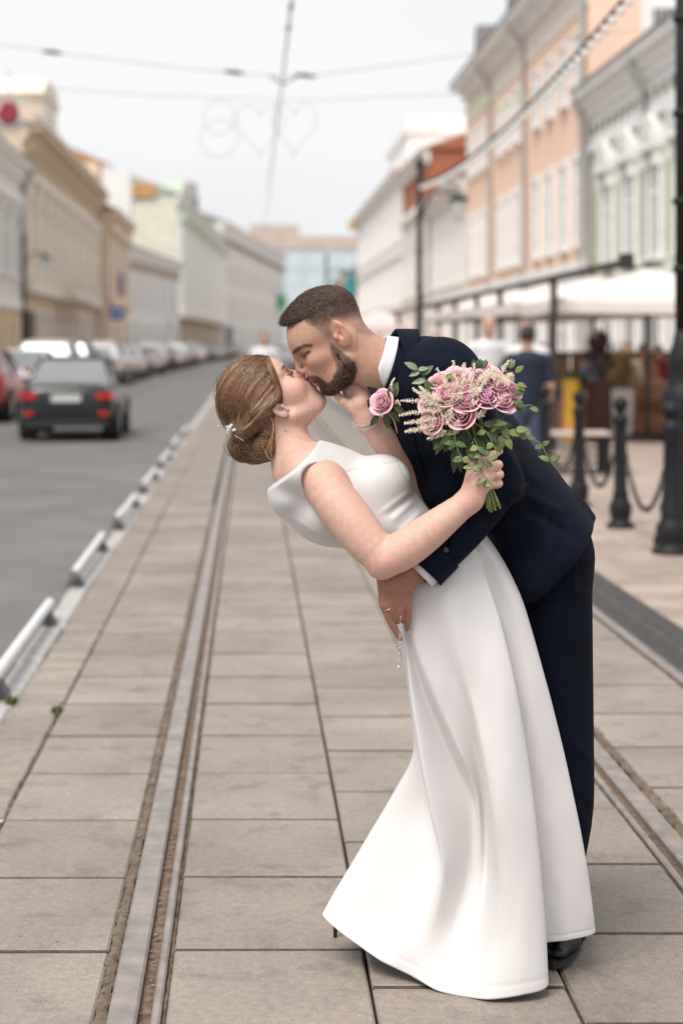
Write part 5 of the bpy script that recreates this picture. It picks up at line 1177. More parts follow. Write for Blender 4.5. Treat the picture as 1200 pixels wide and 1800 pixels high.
# soften the edge of the fade
cov = inr.astype(np.float32)
for _ in range(7):
    a = np.bincount(q.ravel(), np.repeat(cov[q].mean(1), 4), len(v)); n_ = np.bincount(q.ravel(), minlength=len(v)); cov = (a / np.maximum(n_, 1)).astype(np.float32)
dens = cov * np.clip(.34 + .66 * sstep(-4.2, -.6, lv[:, 2] - u_dark), 0, 1)
cg = tint(cg, np.clip(dens * (1 + .25 * vnoise(v, 900, 3)), 0, .96), HAIRC)
BEARD = [(577, 600), (586, 606), (598, 618), (612, 628), (622, 640), (624, 652), (618, 668), (604, 686), (590, 697), (575, 697), (568, 689), (563, 685), (562, 677), (552, 671), (541, 667), (537, 663), (545, 660), (556, 660), (566, 666), (574, 673), (583, 668), (586, 657), (591, 647), (586, 634), (580, 618)]
BL = [tuple(gpx(*p)) for p in BEARD]
inb = inpoly(lv[:, 0], lv[:, 2], BL); cvb = inb.astype(np.float32)
for _ in range(5):
    a = np.bincount(q.ravel(), np.repeat(cvb[q].mean(1), 4), len(v)); n_ = np.bincount(q.ravel(), minlength=len(v)); cvb = (a / np.maximum(n_, 1)).astype(np.float32)
lipm = np.clip(1.5 * blob(lv, (9.1, 0, -8.15), (.9, 2.0, 1.0)), 0, 1) * (lv[:, 0] > 7.9)
cg = tint(cg, np.clip(cvb * .85 * (1 + .3 * vnoise(v, 700, 5)) - lipm, 0, .85), (.085, .052, .040))
cg = tint(cg, lipm * .8, (.50, .20, .165))
for s_ in (-1, 1):
    bz = np.zeros(len(v))
    for t_ in np.linspace(0, 1, 9): bz = np.maximum(bz, (1 - .35 * t_ ** 2) * blob(lv, (8.9 - 2.2 * t_, (1.5 + 3.4 * t_) * s_, .15 + .45 * math.sin(t_ * 2.4)), (1.0, .6, .42 - .12 * t_)))
    cg = tint(cg, .5 * blob(lv, (-2.7, 7.6 * s_, -1), (2.2, 1.2, 3.4)), (.66, .29, .21))         # ears redder
    cg = tint(cg, .25 * blob(lv, (6, 4.5 * s_, -4), (2.5, 2, 2)), (.62, .30, .21))
cg = tint(cg, .45 * blob(lv, (10.2, 0, -4.2), (1.3, 1.4, 1.3)), (.64, .31, .23))
cg = paint_line(SG, v, cg, [(515, 621), (524, 614), (535, 608), (547, 607)], .0042, (.05, .03, .022), .75, HG)
cg = paint_line(SG, v, cg, [(516, 619), (526, 612)], .004, (.05, .03, .022), .7, HG)
cg = paint_line(SG, v, cg, [(531, 626), (537, 623), (544, 618)], .0030, (.035, .022, .018), .85, HG)
cg = paint_line(SG, v, cg, [(532, 629), (540, 626)], .005, (.42, .22, .16), .4, HG)
d_ = ray_hit(SG, 571, 654); cg = tint(cg, .9 * blob(v, K(571, 654, d_), (.0024,) * 3), (.12, .06, .04))
cg *= (1 + .04 * vnoise(v, 60, 8))[:, None]
# his left hand, spread on her hip (one body mesh with the head)
SX = gbox(640, 775, 975, 1140, -.34, -.06, .0021)
SX.chain([K(765, 985, -.185), K(716, 1012, -.20), K(698, 1030, -.21)], [.030, .027, .024], .01, .015)
for m_, r_ in (((676, 1064, -.200), .0125), ((687, 1068, -.208), .0125), ((702, 1069, -.208), .012), ((716, 1066, -.198), .011)): SX.cap(K(696, 1024, -.212), K(*m_), .018, r_ * .95, .007)
SX.cap(K(680, 1012, -.195), K(677, 1052, -.19), .026, .016, .015); SX.cap(K(706, 1010, -.2), K(712, 1050, -.195), .024, .016, .015)
for pts, rr_ in ((((676, 1064, -.200), (688, 1095, -.190), (703, 1123, -.176)), (.0115, .0098, .0068)), (((687, 1068, -.208), (694, 1083, -.200), (699, 1090, -.178)), (.0112, .010, .009)),
                 (((702, 1069, -.208), (704, 1084, -.198), (705, 1090, -.176)), (.0112, .010, .009)), (((716, 1066, -.198), (717, 1086, -.188), (715, 1106, -.172)), (.0102, .0082, .0056)),
                 ):
    SX.limb([K(*p) for p in pts], rr_, .0035, 8)
for x_ in (682, 694, 707): SX.cap(K(x_ * .6 + 698 * .4, 1038, -.236), K(x_, 1064, -.220), .0032, .003, .012)      # tendons
for a_, b_ in (((682, 1070), (692, 1094)), ((695, 1073), (699, 1092)), ((710, 1072), (711, 1092))): SX.cap(K(*a_, -.232), K(*b_, -.215), .0032, .0038, .003, 's')
v2, q2 = SX.mesh(); v2 = relax(v2, q2, 1, .4)
c2 = np.tile(SKIN_G * (.62, .54, .53), (len(v2), 1)) * (1 + .08 * vnoise(v2, 120, 9))[:, None]  # deeper tan, and the shade under her elbow put into the skin colour
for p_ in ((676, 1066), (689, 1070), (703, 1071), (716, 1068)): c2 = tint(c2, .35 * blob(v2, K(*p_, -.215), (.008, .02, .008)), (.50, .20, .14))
c2 = tint(c2, .5 * np.clip(blob(v2, K(703, 1120, -.178), (.006, .02, .008)), 0, 1), (.62, .34, .27))
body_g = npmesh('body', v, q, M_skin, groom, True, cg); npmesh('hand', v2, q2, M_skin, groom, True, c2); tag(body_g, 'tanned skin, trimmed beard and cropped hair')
# eyes that show under the lids
for s_ in (-1, 1):
    lash = [[HG(7.62 - .28 * t * t - .22 * (t + 1) * .6, (3.3 + 1.2 * t) * s_, -1.55 + .12 * t * t) for t in np.linspace(-1, 1, 9)]]
    for t in np.linspace(-.9, 1, 9): p0 = np.array((7.6 - .28 * t * t - .13 * (t + 1), (3.3 + 1.2 * t) * s_, -1.55)); lash.append([HG(*(p0 + np.array((.5, .1 * t * s_, -.18)) * e)) for e in (0, .5, 1)])
    hair_mesh(lash, .0010, 'eyelashes', MATS['lash'], groom)
# cropped hair: a cap thick on top, fading to skin at the sides, overlaid with short hairs
Mh = mat('dark brown hair', (.075, .048, .036), .55, .3, 120, .5, 400, spec=.3); Mh2 = mat('brown hair', (.18, .118, .086), .5, .3, 120, spec=.3)
SC_ = gbox(485, 660, 490, 640, -.11, .11, .0025)
SC_.ell(HG(-.7, 0, 4.4), np.array((9.55, 7.15, 7.15)) / 100, HG.A, .004); SC_.ell(HG(4.6, 0, 5.6), np.array((4.2, 5.2, 3.4)) / 100, HG.A, .02)
nb = HG.u * 1.0 - HG.f * .36; SC_.half(HG(-1.1, 0, 4.2), -nb, .012); SC_.half(HG(8.75, 0, 6), HG.f * .95 + HG.u * -.25, .006)
vc, qc = SC_.mesh(); vc = vc + (np.random.RandomState(1).normal(0, .0006, vc.shape)).astype(np.float32)
cap = npmesh('hair', vc, qc, Mh, groom); tag(cap, 'short dark hair brushed forward, shaved at the sides')
def hairs(V_, Fr, k, ln, comb, rad, mats, parent, name, lay=.5, seed=0):
    r_ = np.random.RandomState(seed); k = min(k, len(V_)); sel = r_.choice(len(V_), min(k, len(V_)), replace=len(V_) < k); P_ = V_[sel]
    lc = Fr.loc(P_) / 100; cen = np.array((-.01, 0, .0)); nrm = (lc - cen); nrm /= np.linalg.norm(nrm, axis=1, keepdims=True); nrm = nrm @ Fr.A
    L_ = ln(Fr.loc(P_)) * r_.uniform(.6, 1.2, k); dirv = nrm * (1 - lay) + comb(Fr.loc(P_)) @ Fr.A * lay + r_.normal(0, .22, (k, 3)); dirv /= np.linalg.norm(dirv, axis=1, keepdims=True)
    half_ = r_.rand(k) < .6
    for mm, m_ in zip((half_, ~half_), mats):
        pp = P_[mm] - nrm[mm] * .001; dd = dirv[mm] * L_[mm][:, None]
        hair_mesh([np.array([a_, a_ + b_ * .5, a_ + b_ - c_ * np.linalg.norm(b_) * .12]) for a_, b_, c_ in zip(pp, dd, nrm[mm])], rad, name, m_, parent)
one = lambda *c: (lambda l: np.tile(np.array(c, float), (len(l), 1)))
hairs(vc, HG, 9000, lambda l: .007 + .006 * sstep(2, 8, l[:, 0]), one(.85, 0, .1), .00045, (Mh, Mh2), cap, 'hair_strands', .68, 1)
fade = v[(dens > .22) & (np.abs(lv[:, 1]) > 2.5)]
hairs(fade, HG, 11000, lambda l: .002 + .007 * sstep(1, 5.5, l[:, 2]), one(.1, 0, -.9), .00030, (Mh, Mh2), cap, 'stubble', .6, 2)
# full beard over the jaw
SBd = gbox(520, 640, 590, 712, -.09, .09, .0025)
for s_ in (-1, 1):
    pth = [(*gpx(588, 622), 6.0), (*gpx(605, 640), 5.9), (*gpx(606, 660), 4.9), (*gpx(592, 678), 3.3), (*gpx(580, 686), 1.4)]
    SBd.chain([HG(a, l * s_, b) for a, b, l in pth], [.001, .0045, .008, .0098, .0095], .008, .010)
SBd.ell(HG(*(lambda g: (g[0], 0, g[1]))(gpx(578, 684))), (.0115, .020, .0115), HG.A, .008)
Mb1 = mat('dark beard', (.088, .055, .042), .6, .35, 160, .5, 500, spec=.25); Mb2 = mat('reddish beard', (.19, .112, .078), .55, .3, 120, spec=.25)
vb, qb = SBd.mesh(); vb += np.random.RandomState(2).normal(0, .0016, vb.shape).astype(np.float32)
beard = npmesh('beard', vb, qb, Mb1, groom); tag(beard, 'dark trimmed full beard')
bv = np.concatenate([vb, v[cvb > .35], v[cvb > .35], v[cvb > .35]])
hairs(bv, HG, 9000, lambda l: .0035 + .0048 * sstep(-6, -12, l[:, 2]), one(.45, 0, -.9), .00036, (Mb1, Mb2), beard, 'beard_hairs', .6, 3)

# suit
M_navy = mat('navy wool', (.0052, .0080, .0190), .8, .15, 6, .25, 900, spec=.12, sheen=.015)
M_navy2 = mat('navy trouser wool', (.0042, .0064, .0150), .85, .15, 6, .25, 900, spec=.1, sheen=.01)
M_shirt = mat('white cotton', (.74, .74, .76), .7, .03, 10, .1, 500)
SJ = gbox(655, 1075, 555, 1085, -.34, .33, .0042)
# trunk axes: t1 from neck down to hip, b1 out of his back
t1 = np.array((.63, 0, -.776)); b1 = np.array((.776, 0, .63)); AJ = np.array([t1, b1, (0, 1, 0)])
for c, r in (((748, 668, .04), (.11, .105, .190)), ((778, 708, .05), (.13, .122, .195)), ((752, 770, .06), (.10, .075, .14)), ((835, 787, .06), (.15, .122, .185)), ((790, 850, .07), (.10, .08, .13)), ((908, 874, .08), (.14, .118, .175)), ((956, 940, .09), (.115, .118, .18)), ((962, 966, .09), (.085, .112, .185))):
    SJ.ell(K(*c), r, AJ, .05)
SJ.ell(K(784, 654, -.105), (.088, .076, .070), AJ, .04); SJ.ell(K(775, 650, .20), (.085, .075, .07), AJ, .04)
SJ.ell(K(930, 1000, .08), (.09, .10, .165), AJ, .04)
SJ.half(K(996, 986, 0), (.762, 0, -.648), .006); SJ.half(K(930, 1053, .05), (0, 0, -1), .006)
SJ.cap(K(1005, 890, .05), K(1044, 918, .05), .026, .006, .03)                       # vent corner kicking out
SJ.half(K(1046, 924, 0), (.80, 0, -.60), .004)
# sleeves
SJ.limb([K(786, 668, -.105), K(832, 765, -.13), K(874, 846, -.145)], [.074, .068, .058], .035, 10)
SJ.limb([K(874, 846, -.145), K(815, 925, -.155), K(757, 990, -.180)], [.058, .054, .046], .018, 10)
SJ.half(K(742, 1003, -.21), (-.66, 0, -.75), .003) if False else None
SJ.chain([K(770, 668, .21), K(760, 800, .24), K(700, 900, .19)], [.075, .065, .055], .03, .02)
v, q = SJ.mesh()
lp = np.stack([(v[:, 0] / v[:, 1]) * F + VX, VY - (v[:, 2] - CH) / v[:, 1] * F], 1)
ncam = np.array((0, -1, 0)); dsp = 0
for a, b, w_, am in (((800, 640), (850, 720), 9, .006), ((790, 655), (822, 770), 8, -.005), ((870, 835), (820, 900), 7, .005), ((860, 865), (812, 912), 6, -.005), ((900, 860), (990, 900), 9, .005), ((920, 890), (1000, 940), 9, -.006),
                     ((950, 900), (960, 1010), 10, .006), ((990, 900), (985, 985), 9, -.005), ((880, 900), (900, 1000), 12, .006), ((905, 800), (945, 850), 10, .005), ((800, 925), (775, 950), 5, .005), ((790, 950), (770, 985), 5, -.004), ((720, 640), (735, 760), 9, .003)):
    dsp = dsp + ridge(a, b, w_, am * 1.7)
v = v + (dsp + .0026 * vnoise(v, 38, 2) + .0012 * vnoise(v, 90, 12))[:, None] * ncam
jacket = npmesh('jacket', v, q, M_navy, groom); tag(jacket, 'dark navy suit jacket')
def patch(S, outline, lift, m, name, parent, thick=.004, res=5):
    """a cloth panel laid on a surface: outline in photo px, filled as a fan grid between two edges"""
    A_, B_ = (spl(e, 16) for e in outline); vv = []
    for i in range(16):
        for j in range(res):
            p = A_[i] + (B_[i] - A_[i]) * j / (res - 1); d_ = ray_hit(S, *p); d_ = -.1 if d_ is None else d_
            vv.append([p[0], p[1], d_])
    vv = np.array(vv); dg = vv[:, 2].reshape(16, res)
    for _ in range(2): dg[1:-1] = (dg[:-2] + dg[1:-1] + dg[2:]) / 3
    W_ = np.array([K(a, b, c - lift) for (a, b), c in zip(vv[:, :2], dg.ravel())])
    qq = [(i * res + j, i * res + j + 1, (i + 1) * res + j + 1, (i + 1) * res + j) for i in range(15) for j in range(res - 1)]
    o = npmesh(name, W_, qq, m, parent); md = o.modifiers.new('solid', 'SOLIDIFY'); md.thickness = thick; md.offset = 0; return o
patch(SJ, [[(701, 600), (700, 640), (703, 690), (716, 760), (745, 840)], [(726, 606), (728, 655), (722, 700), (728, 768), (746, 841)]], .005, M_navy, 'lapel', jacket)
patch(SJ, [[(896, 848), (914, 848), (934, 846)], [(890, 890), (912, 882), (936, 865)]], .0015, M_navy, 'pocket_flap', jacket, .003)
bt = MB()
for p_ in ((783, 967), (779, 977), (772, 988)):
    d_ = (ray_hit(SJ, *p_) or -.25) - .001; c_ = K(*p_, d_); MB().lathe([(.0062, 0), (.0066, -.0015), (.005, -.003), (.003, -.0022)], c_, 14, 'y').build('button', mat('navy button', (.055, .062, .09), .35, .1, 30), jacket, smooth=True)
# standing collar of the jacket and shirt
def ring_band(p0, p1, r0, r1, thick, m, name, parent, sq=1., a0=0., a1=6.283, n=40):
    p0, p1 = np.array(p0), np.array(p1); ax = p1 - p0; ax /= np.linalg.norm(ax); u = np.cross(ax, (0, 1, 0)); u /= np.linalg.norm(u); w_ = np.cross(ax, u); vv = []; qq = []
    ks = 5
    for i in range(n):
        a = a0 + (a1 - a0) * i / (n - 1)
        for k in range(ks):
            t = k / (ks - 1); r = r0 + (r1 - r0) * t; vv.append(p0 + (p1 - p0) * t + r * (math.cos(a) * u + sq * math.sin(a) * w_))
    qq = [(i * ks + k, i * ks + k + 1, (i + 1) * ks + k + 1, (i + 1) * ks + k) for i in range(n - 1) for k in range(ks - 1)]
    o = npmesh(name, np.array(vv), qq, m, parent); md = o.modifiers.new('solid', 'SOLIDIFY'); md.thickness = thick; md.offset = 0; return o
ring_band(K(664, 637, 0), K(688, 645, 0), .0665, .074, .004, M_shirt, 'shirt_collar', groom)
ring_band(K(679, 640, 0), K(712, 650, .005), .086, .100, .008, M_navy, 'jacket_collar', jacket, 1.02)
SS = gbox(665, 800, 600, 900, -.12, .15, .005); SS.ell(K(718, 680, .04), (.08, .060, .09), AJ, .02)
v, q = SS.mesh(); npmesh('shirt', v, q, M_shirt, groom)
ring_band(K(766, 981, -.185), K(737, 1011, -.192), .040, .0375, .004, M_shirt, 'shirt_cuff', groom)
ring_band(K(775, 969, -.178), K(745, 1003, -.186), .0515, .0485, .006, M_navy, 'sleeve_cuff', jacket)
# trousers
ST = gbox(840, 1075, 900, 1680, -.25, .32, .005)
ST.ell(K(972, 968, .09), (.092, .155, .13), None, .04)
ST.limb([K(974, 985, .03), K(981, 1150, .05), K(985, 1300, .055), K(985, 1420, .06), K(974, 1530, .06), K(982, 1640, .07)], [.090, .083, .080, .079, .070, .060], .03, 20)
ST.limb([K(962, 985, .17), K(950, 1250, .20), K(930, 1420, .21), K(905, 1615, .22)], [.090, .08, .07, .06], .03, 14)
v, q = ST.mesh(); lp = np.stack([(v[:, 0] / v[:, 1]) * F + VX, VY - (v[:, 2] - CH) / v[:, 1] * F], 1)
dsp = ridge((1008, 960), (1012, 1460), 3.5, .004, .05) + ridge((985, 1000), (1030, 1060), 9, .005) + ridge((1000, 1300), (1040, 1340), 8, .004) + ridge((1020, 1400), (1040, 1450), 7, -.004)
v = v + (dsp + .0012 * vnoise(v, 22, 6))[:, None] * ncam
trousers = npmesh('trousers', v, q, M_navy2, groom)
# shoes
M_shoe = mat('black shoe leather', (.005, .0045, .005), .4, .2, 20, spec=.5)
for hx, hy, tx, ty, dd in ((1007, 1628, 968, 1650, 0), (920, 1600, 880, 1640, 1)):
    Yh, Yt = 4500 / (hy + 14 - 605), 4500 / (ty + 8 - 605); h_ = np.array((gx(hx, Yh), Yh, 0)); t_ = np.array((gx(tx, Yt), Yt - .12, 0)); dv = t_ - h_; dv = dv / np.linalg.norm(dv); t_ = h_ + dv * .235
    X = SDF(np.minimum(h_, t_) - (.08, .08, 0.0), np.maximum(h_, t_) + (.08, .08, .14), .004)
    X.cap(h_ + (0, 0, .05), h_ + dv * .17 + (0, 0, .042), .038, .043, .02); X.cap(h_ + dv * .17 + (0, 0, .042), t_ + (0, 0, .030), .041, .024, .02); X.cap(h_ + (0, 0, .06), h_ + (0, 0, .085), .037, .034, .02); X.half((0, 0, .022), (0, 0, -1), .004)
    v, q = X.mesh(); sho = npmesh('shoe', v, q, M_shoe, groom)
    so_ = MB(); n_ = 24; side = np.array((-dv[1], dv[0], 0)); pl = []
    for k in range(n_):
        a = 2 * math.pi * k / n_; c_ = math.cos(a); p = h_ + dv * (.13 + .155 * c_) + side * math.sin(a) * (.044 - .010 * (c_ < 0) + .004 * math.cos(2 * a)); pl.append((p[0], p[1]))
    so_.prism(pl, .010, .024, 'xy'); hl = [tuple((h_ + dv * (.025 + .035 * math.cos(a)) + side * .036 * math.sin(a))[:2]) for a in np.linspace(0, 6.1, 14)]; so_.prism(hl, .0005, .0101, 'xy'); so_.build('sole', mat('shoe sole', (.015, .014, .014), .7, .1, 20), sho)
# wedding ring
c_ = K(684, 1071, -.205); n1 = np.array((.3, -.15, -.94)); n1 /= np.linalg.norm(n1); u_ = np.cross(n1, (0, 1, 0)); u_ /= np.linalg.norm(u_); w_ = np.cross(n1, u_)
MB().tube([c_ + .0122 * (math.cos(a) * u_ + math.sin(a) * w_) for a in np.linspace(0, 6.283, 24)], .0014, 6, False).build('wedding_ring', mat('yellow gold', (.85, .62, .36), .22, 0, metal=1.), groom, smooth=True)
# bow tie
M_bow = mat('black satin', (.008, .008, .010), .4, .1, 20)
bw = MB()
for poly in (((644, 679, -.078), (660, 682, -.092), (680, 693, -.098), (677, 704, -.096), (662, 701, -.092), (651, 693, -.082)), ((645, 704, -.076), (655, 700, -.090), (674, 701, -.098), (672, 712, -.094), (658, 720, -.088), (647, 717, -.076))):
    P_ = [K(*p) for p in poly]; c_ = sum(P_) / len(P_) + np.array((0, -.004, 0)); n_ = len(P_); bk = [p + np.array((0, .012, 0)) for p in P_]
    bw.raw(P_ + [c_] + bk, [(k, (k + 1) % n_, n_) for k in range(n_)] + [(k, n_ + 1 + k, n_ + 1 + (k + 1) % n_, (k + 1) % n_) for k in range(n_)] + [tuple(range(2 * n_, n_, -1))])
bw.build('bow_tie', M_bow, groom, auto=50); MB().ball(K(676, 702, -.098), (.007, .007, .010), 10, 7).build('bow_knot', M_bow, groom, smooth=True)
settle(groom)

# ------------------------------------------------------------------ crystal chain hanging below his fingers
ch = MB(); n_ = 24
for i in range(n_):
    t_ = i / (n_ - 1); ch.ball(K(704 - 5 * t_ + 1.2 * math.sin(i * 2.2), 1085 + 82 * t_, -.225), .0011 if i % 3 else .0019, 6, 4)
ch.ball(K(700, 1172, -.225), .0036, 10, 8)
tag(ch.build('pendant_chain', M_cryst), 'thin crystal pendant chain dangling from the groom\'s fingers', 'chain')
# ================================================================== FLOWERS
M_petal = [mat('rose petal %d' % i, c, .6, .12, 60, sss=.15) for i, c in enumerate(((.74, .36, .47), (.78, .40, .46), (.68, .36, .50), (.80, .46, .54)))]
M_petal_o = [mat('rose outer petal %d' % i, c, .6, .15, 50, sss=.15) for i, c in enumerate(((.86, .49, .55), (.87, .52, .53), (.82, .50, .58)))]
M_leaf = mat('leaf green', (.085, .125, .042), .45, .3, 40, .2, 200); M_leaf2 = mat('young leaf', (.185, .225, .075), .45, .25, 40, .2, 200); M_leaf3 = mat('dark leaf', (.035, .065, .028), .45, .3, 40, .2, 200); M_leafp = mat('grey green leaf', (.20, .26, .16), .4, .2, 40)
M_stem = mat('stem green', (.17, .20, .05), .5, .25, 50); M_cream = mat('cream stucco', (.74, .66, .55), .9); M_ast = mat('astilbe cream', (.86, .76, .62), .8, .1, 90); M_cut = mat('cut stem end', (.45, .40, .20), .7, .2, 60)
def axes(d):
    d = np.array(d, float); d /= np.linalg.norm(d); a = np.array((0, 0, 1.)) if abs(d[2]) < .9 else np.array((1., 0, 0)); u = np.cross(a, d); u /= np.linalg.norm(u); return d, u, np.cross(d, u)
def petal(d, u, w_, c, ang, R_, h_, lean, width, curl, r_, base=0.):
    """one cupped petal; returns grid verts"""
    nu_, nv_ = 9, 7; V_ = []
    for j in range(nv_):
        t = j / (nv_ - 1)
        for i in range(nu_):
            s = (i / (nu_ - 1) - .5) * 2; wd = width * (.55 + .75 * t - .30 * t * t) ; th = ang + s * wd
            z = base + h_ * t - h_ * .16 * s * s * t + .0012 * math.sin(3 * s + r_)
            rad = R_ * (.38 + .62 * math.sin(min(1, t * 1.15) * 1.5708)) + lean * t * t + curl * max(0, t - .72) * (1 + .5 * math.cos(2 * s))
            V_.append(c + d * z + (u * math.cos(th) + w_ * math.sin(th)) * rad)
    return V_, [(j * nu_ + i, j * nu_ + i + 1, (j + 1) * nu_ + i + 1, (j + 1) * nu_ + i) for j in range(nv_ - 1) for i in range(nu_ - 1)]
def rose(parent, c, d, R_, k, r_):
    d, u, w_ = axes(d); c = np.array(c) - d * R_ * .7; groups = [MB(), MB()]
    layers = [(.15, 1.32, 0, .95, .0, 2), (.31, 1.30, .0, .85, .06, 3), (.50, 1.22, .03, .8, .14, 3), (.68, 1.08, .10, .78, .3, 4), (.88, .88, .30, .74, .5, 5)]
    a0 = r_.uniform(0, 6); op_ = r_.uniform(.75, 1.3)
    for L_, (rr, hh, ln, wd, cu, n_) in enumerate(layers):
        for i in range(n_):
            V_, Q_ = petal(d, u, w_, c, a0 + L_ * .7 + 6.283 * i / n_ + r_.uniform(-.12, .12), R_ * rr, R_ * hh * r_.uniform(.84, 1.08), R_ * ln * .7 * op_ * r_.uniform(.6, 1.5), wd * 6.283 / n_ * .85 * r_.uniform(.85, 1.1), R_ * cu * op_, r_.uniform(0, 6))
            groups[L_ > 2].raw(V_, Q_)
    root = groups[1].build('rose', M_petal_o[k % 3], parent, smooth=True, solid=.0007)
    groups[0].build('rose_heart', M_petal[k % 4], root, smooth=True, solid=.0007)
    cx = MB(); cx.ball(c + d * R_ * .05, R_ * .45, 8, 6); cx.build('calyx', M_leaf, root, smooth=True)
    return root
def leaf(mb, p, d, n, L_, w_, cup=.25, bend=.3):
    """a pointed leaf with a folded midrib"""
    p = np.array(p, float); d = np.array(d, float); d /= np.linalg.norm(d); n = np.array(n, float); n -= d * (n @ d); n /= np.linalg.norm(n) + 1e-9; s = np.cross(d, n); V_ = []; m = 8
    for i in range(m):
        t = i / (m - 1); ww = w_ * math.sin(math.pi * min(1, t ** .8 * .98 + .02)) ** .9; c = p + d * L_ * t - n * bend * L_ * t * t
        V_ += [c - s * ww + n * cup * ww, c - s * ww * .5 + n * cup * .35 * ww, c, c + s * ww * .5 + n * cup * .35 * ww, c + s * ww + n * cup * ww]
    mb.raw(V_, [(i * 5 + j, i * 5 + j + 1, (i + 1) * 5 + j + 1, (i + 1) * 5 + j) for i in range(m - 1) for j in range(4)])
def one_leaf(parent, p, d, n, L_, w_, m, **k):
    q_ = MB(); leaf(q_, p, d, n, L_, w_, **k); return q_.build('leaf', m, parent, smooth=True, solid=.0006)
def astilbe(mb, path, r_, spread=.010, dens=1.):
    path = spl(path, 14)
    for i in range(1, 14):
        t = i / 13; p = path[i]; tg = path[i] - path[i - 1]; tg /= np.linalg.norm(tg)
        mb.ball(p, .0012, 5, 4)
        for k in range(int(5 * dens)):
            a = r_.uniform(0, 6.28); _, u, w_ = axes(tg); o = u * math.cos(a) + w_ * math.sin(a); l_ = spread * (1 - .8 * t) * r_.uniform(.4, 1.)
            for e in np.linspace(.15, 1, 5): mb.ball(p + (o * .9 + tg * .6) * l_ * e + np.array([r_.uniform(-1, 1) for _ in range(3)]) * .0008, r_.uniform(.0007, .0014), 5, 3)
    mb.tube(path, .0007, 4)
r5 = random.Random(11)
bq = thing('bouquet', 'round bouquet of mauve pink roses, cream astilbe and trailing greenery in the bride\'s hand', 'bouquet', tuple(K(850, 830, -.31)))
BC = K(826, 752, -.29)
ROSES = [(810, 731, -.365, 21), (760, 741, -.335, 19), (852, 698, -.350, 20), (880, 702, -.335, 21), (785, 694, -.345, 21), (815, 681, -.335, 20), (842, 669, -.315, 19), (874, 676, -.315, 20), (899, 686, -.30, 16), (803, 662, -.305, 18), (820, 704, -.360, 20), (752, 708, -.31, 16), (832, 662, -.285, 18), (775, 670, -.295, 17), (862, 655, -.275, 17)]
for k, (x, y, d_, r) in enumerate(ROSES):
    c = K(x, y, d_); dv = c - BC; dv = dv / np.linalg.norm(dv) + np.array((0, -.75, .15)); rose(bq, c, dv, r / PXM * 1.02, k, r5)
# stems through the hand
for i in range(26):
    a = r5.uniform(0, 6.28); rr = math.sqrt(r5.random()); o = np.array((math.cos(a), math.sin(a) * .8)) * rr
    top = K(822 + o[0] * 38, 735, -.28 + o[1] * .04); mid = K(852 + o[0] * 8, 832, -.308 + o[1] * .010); bot = K(868 + o[0] * 17, 893 + r5.uniform(-6, 8) - abs(o[0]) * 3, -.315 + o[1] * .018)
    MB().tube(spl([top, mid, bot], 10), .0022 + r5.random() * .0008, 6).build('stem', [M_stem, M_leaf2][i % 3 == 0], bq, smooth=True)
    MB().tube([bot, bot + (bot - mid) / np.linalg.norm(bot - mid) * .001], .0022, 6).build('cut_end', M_cut, bq)
# collar of leaves beneath the roses
for i in range(64):
    a = r5.uniform(-.6, 3.75); rad = r5.uniform(.25, 1); x = 832 + 58 * math.cos(a) * rad; y = 745 + 38 * math.sin(a) * rad + 8; d_ = -.30 - .05 * (1 - rad) + r5.uniform(-.015, .02)
    dv = np.array((math.cos(a) * .8, -.25 + r5.uniform(-.3, .3), -math.sin(a) * .7 - .25)); one_leaf(bq, K(x, y, d_), dv, (r5.uniform(-.4, .4), -1, .5), r5.uniform(.026, .045), r5.uniform(.008, .0125), r5.choice([M_leaf, M_leaf, M_leaf3, M_leaf3, M_leaf2]))
for x, y, dx, dy, L_ in ((770, 768, -.25, 1, .05), (782, 775, -.4, .9, .055), (800, 800, -.05, 1, .062), (806, 806, .15, 1, .05), (795, 770, -.5, .7, .05), (845, 770, .3, .8, .045), (812, 778, -.1, 1, .05), (822, 782, .1, 1, .05), (838, 778, .05, 1, .05), (852, 772, .2, .9, .04), (790, 758, -.4, .9, .045)):
    one_leaf(bq, K(x, y - 14, -.325), (dx, -.1, -dy), (r5.uniform(-.3, .3), -1, .3), L_, .0095, r5.choice([M_leaf, M_leaf3]))
# trailing tendrils with round leaves
TEND = [([(830, 740), (855, 760), (865, 780), (874, 798)], -.37), ([(893, 762), (918, 765), (934, 772), (950, 780), (958, 796), (966, 810)], -.33), ([(880, 737), (892, 727), (905, 720), (930, 712), (946, 722)], -.33), ([(797, 755), (800, 775), (806, 795), (818, 812), (830, 821)], -.385), ([(830, 775), (834, 800), (846, 828), (858, 845), (866, 853)], -.372), ([(832, 770), (844, 795), (850, 815)], -.376), ([(868, 735), (882, 748), (896, 762)], -.34)]
for k, (pth, d_) in enumerate(TEND):
    P_ = spl([K(x, y, d_ + .003 * math.sin(i)) for i, (x, y) in enumerate(pth)], 18); MB().tube(P_, .0011, 5).build('tendril', M_leaf2, bq, smooth=True)
    for i in range(5, 18, 6):
        for s in ((-1,) if (i + k) % 2 else (1, -1)): one_leaf(bq, P_[i], (s * .7 + r5.uniform(-.3, .3), r5.uniform(-.4, .1), r5.uniform(-.7, .5)), (r5.uniform(-.3, .3), -1, .4), r5.uniform(.018, .030), r5.uniform(.006, .009), r5.choice([M_leaf2, M_leaf2, M_leaf]), cup=.1, bend=.2)
for x, y, dx, dy in ((884, 752, .3, .6), (893, 758, .8, .2), (905, 756, .9, -.1), (880, 765, .2, 1), (888, 770, .5, .8), (870, 775, .4, .9)): one_leaf(bq, K(x, y, -.335), (dx, -.2, -dy), (0, -1, .4), .03, .0095, M_leaf2, cup=.12)
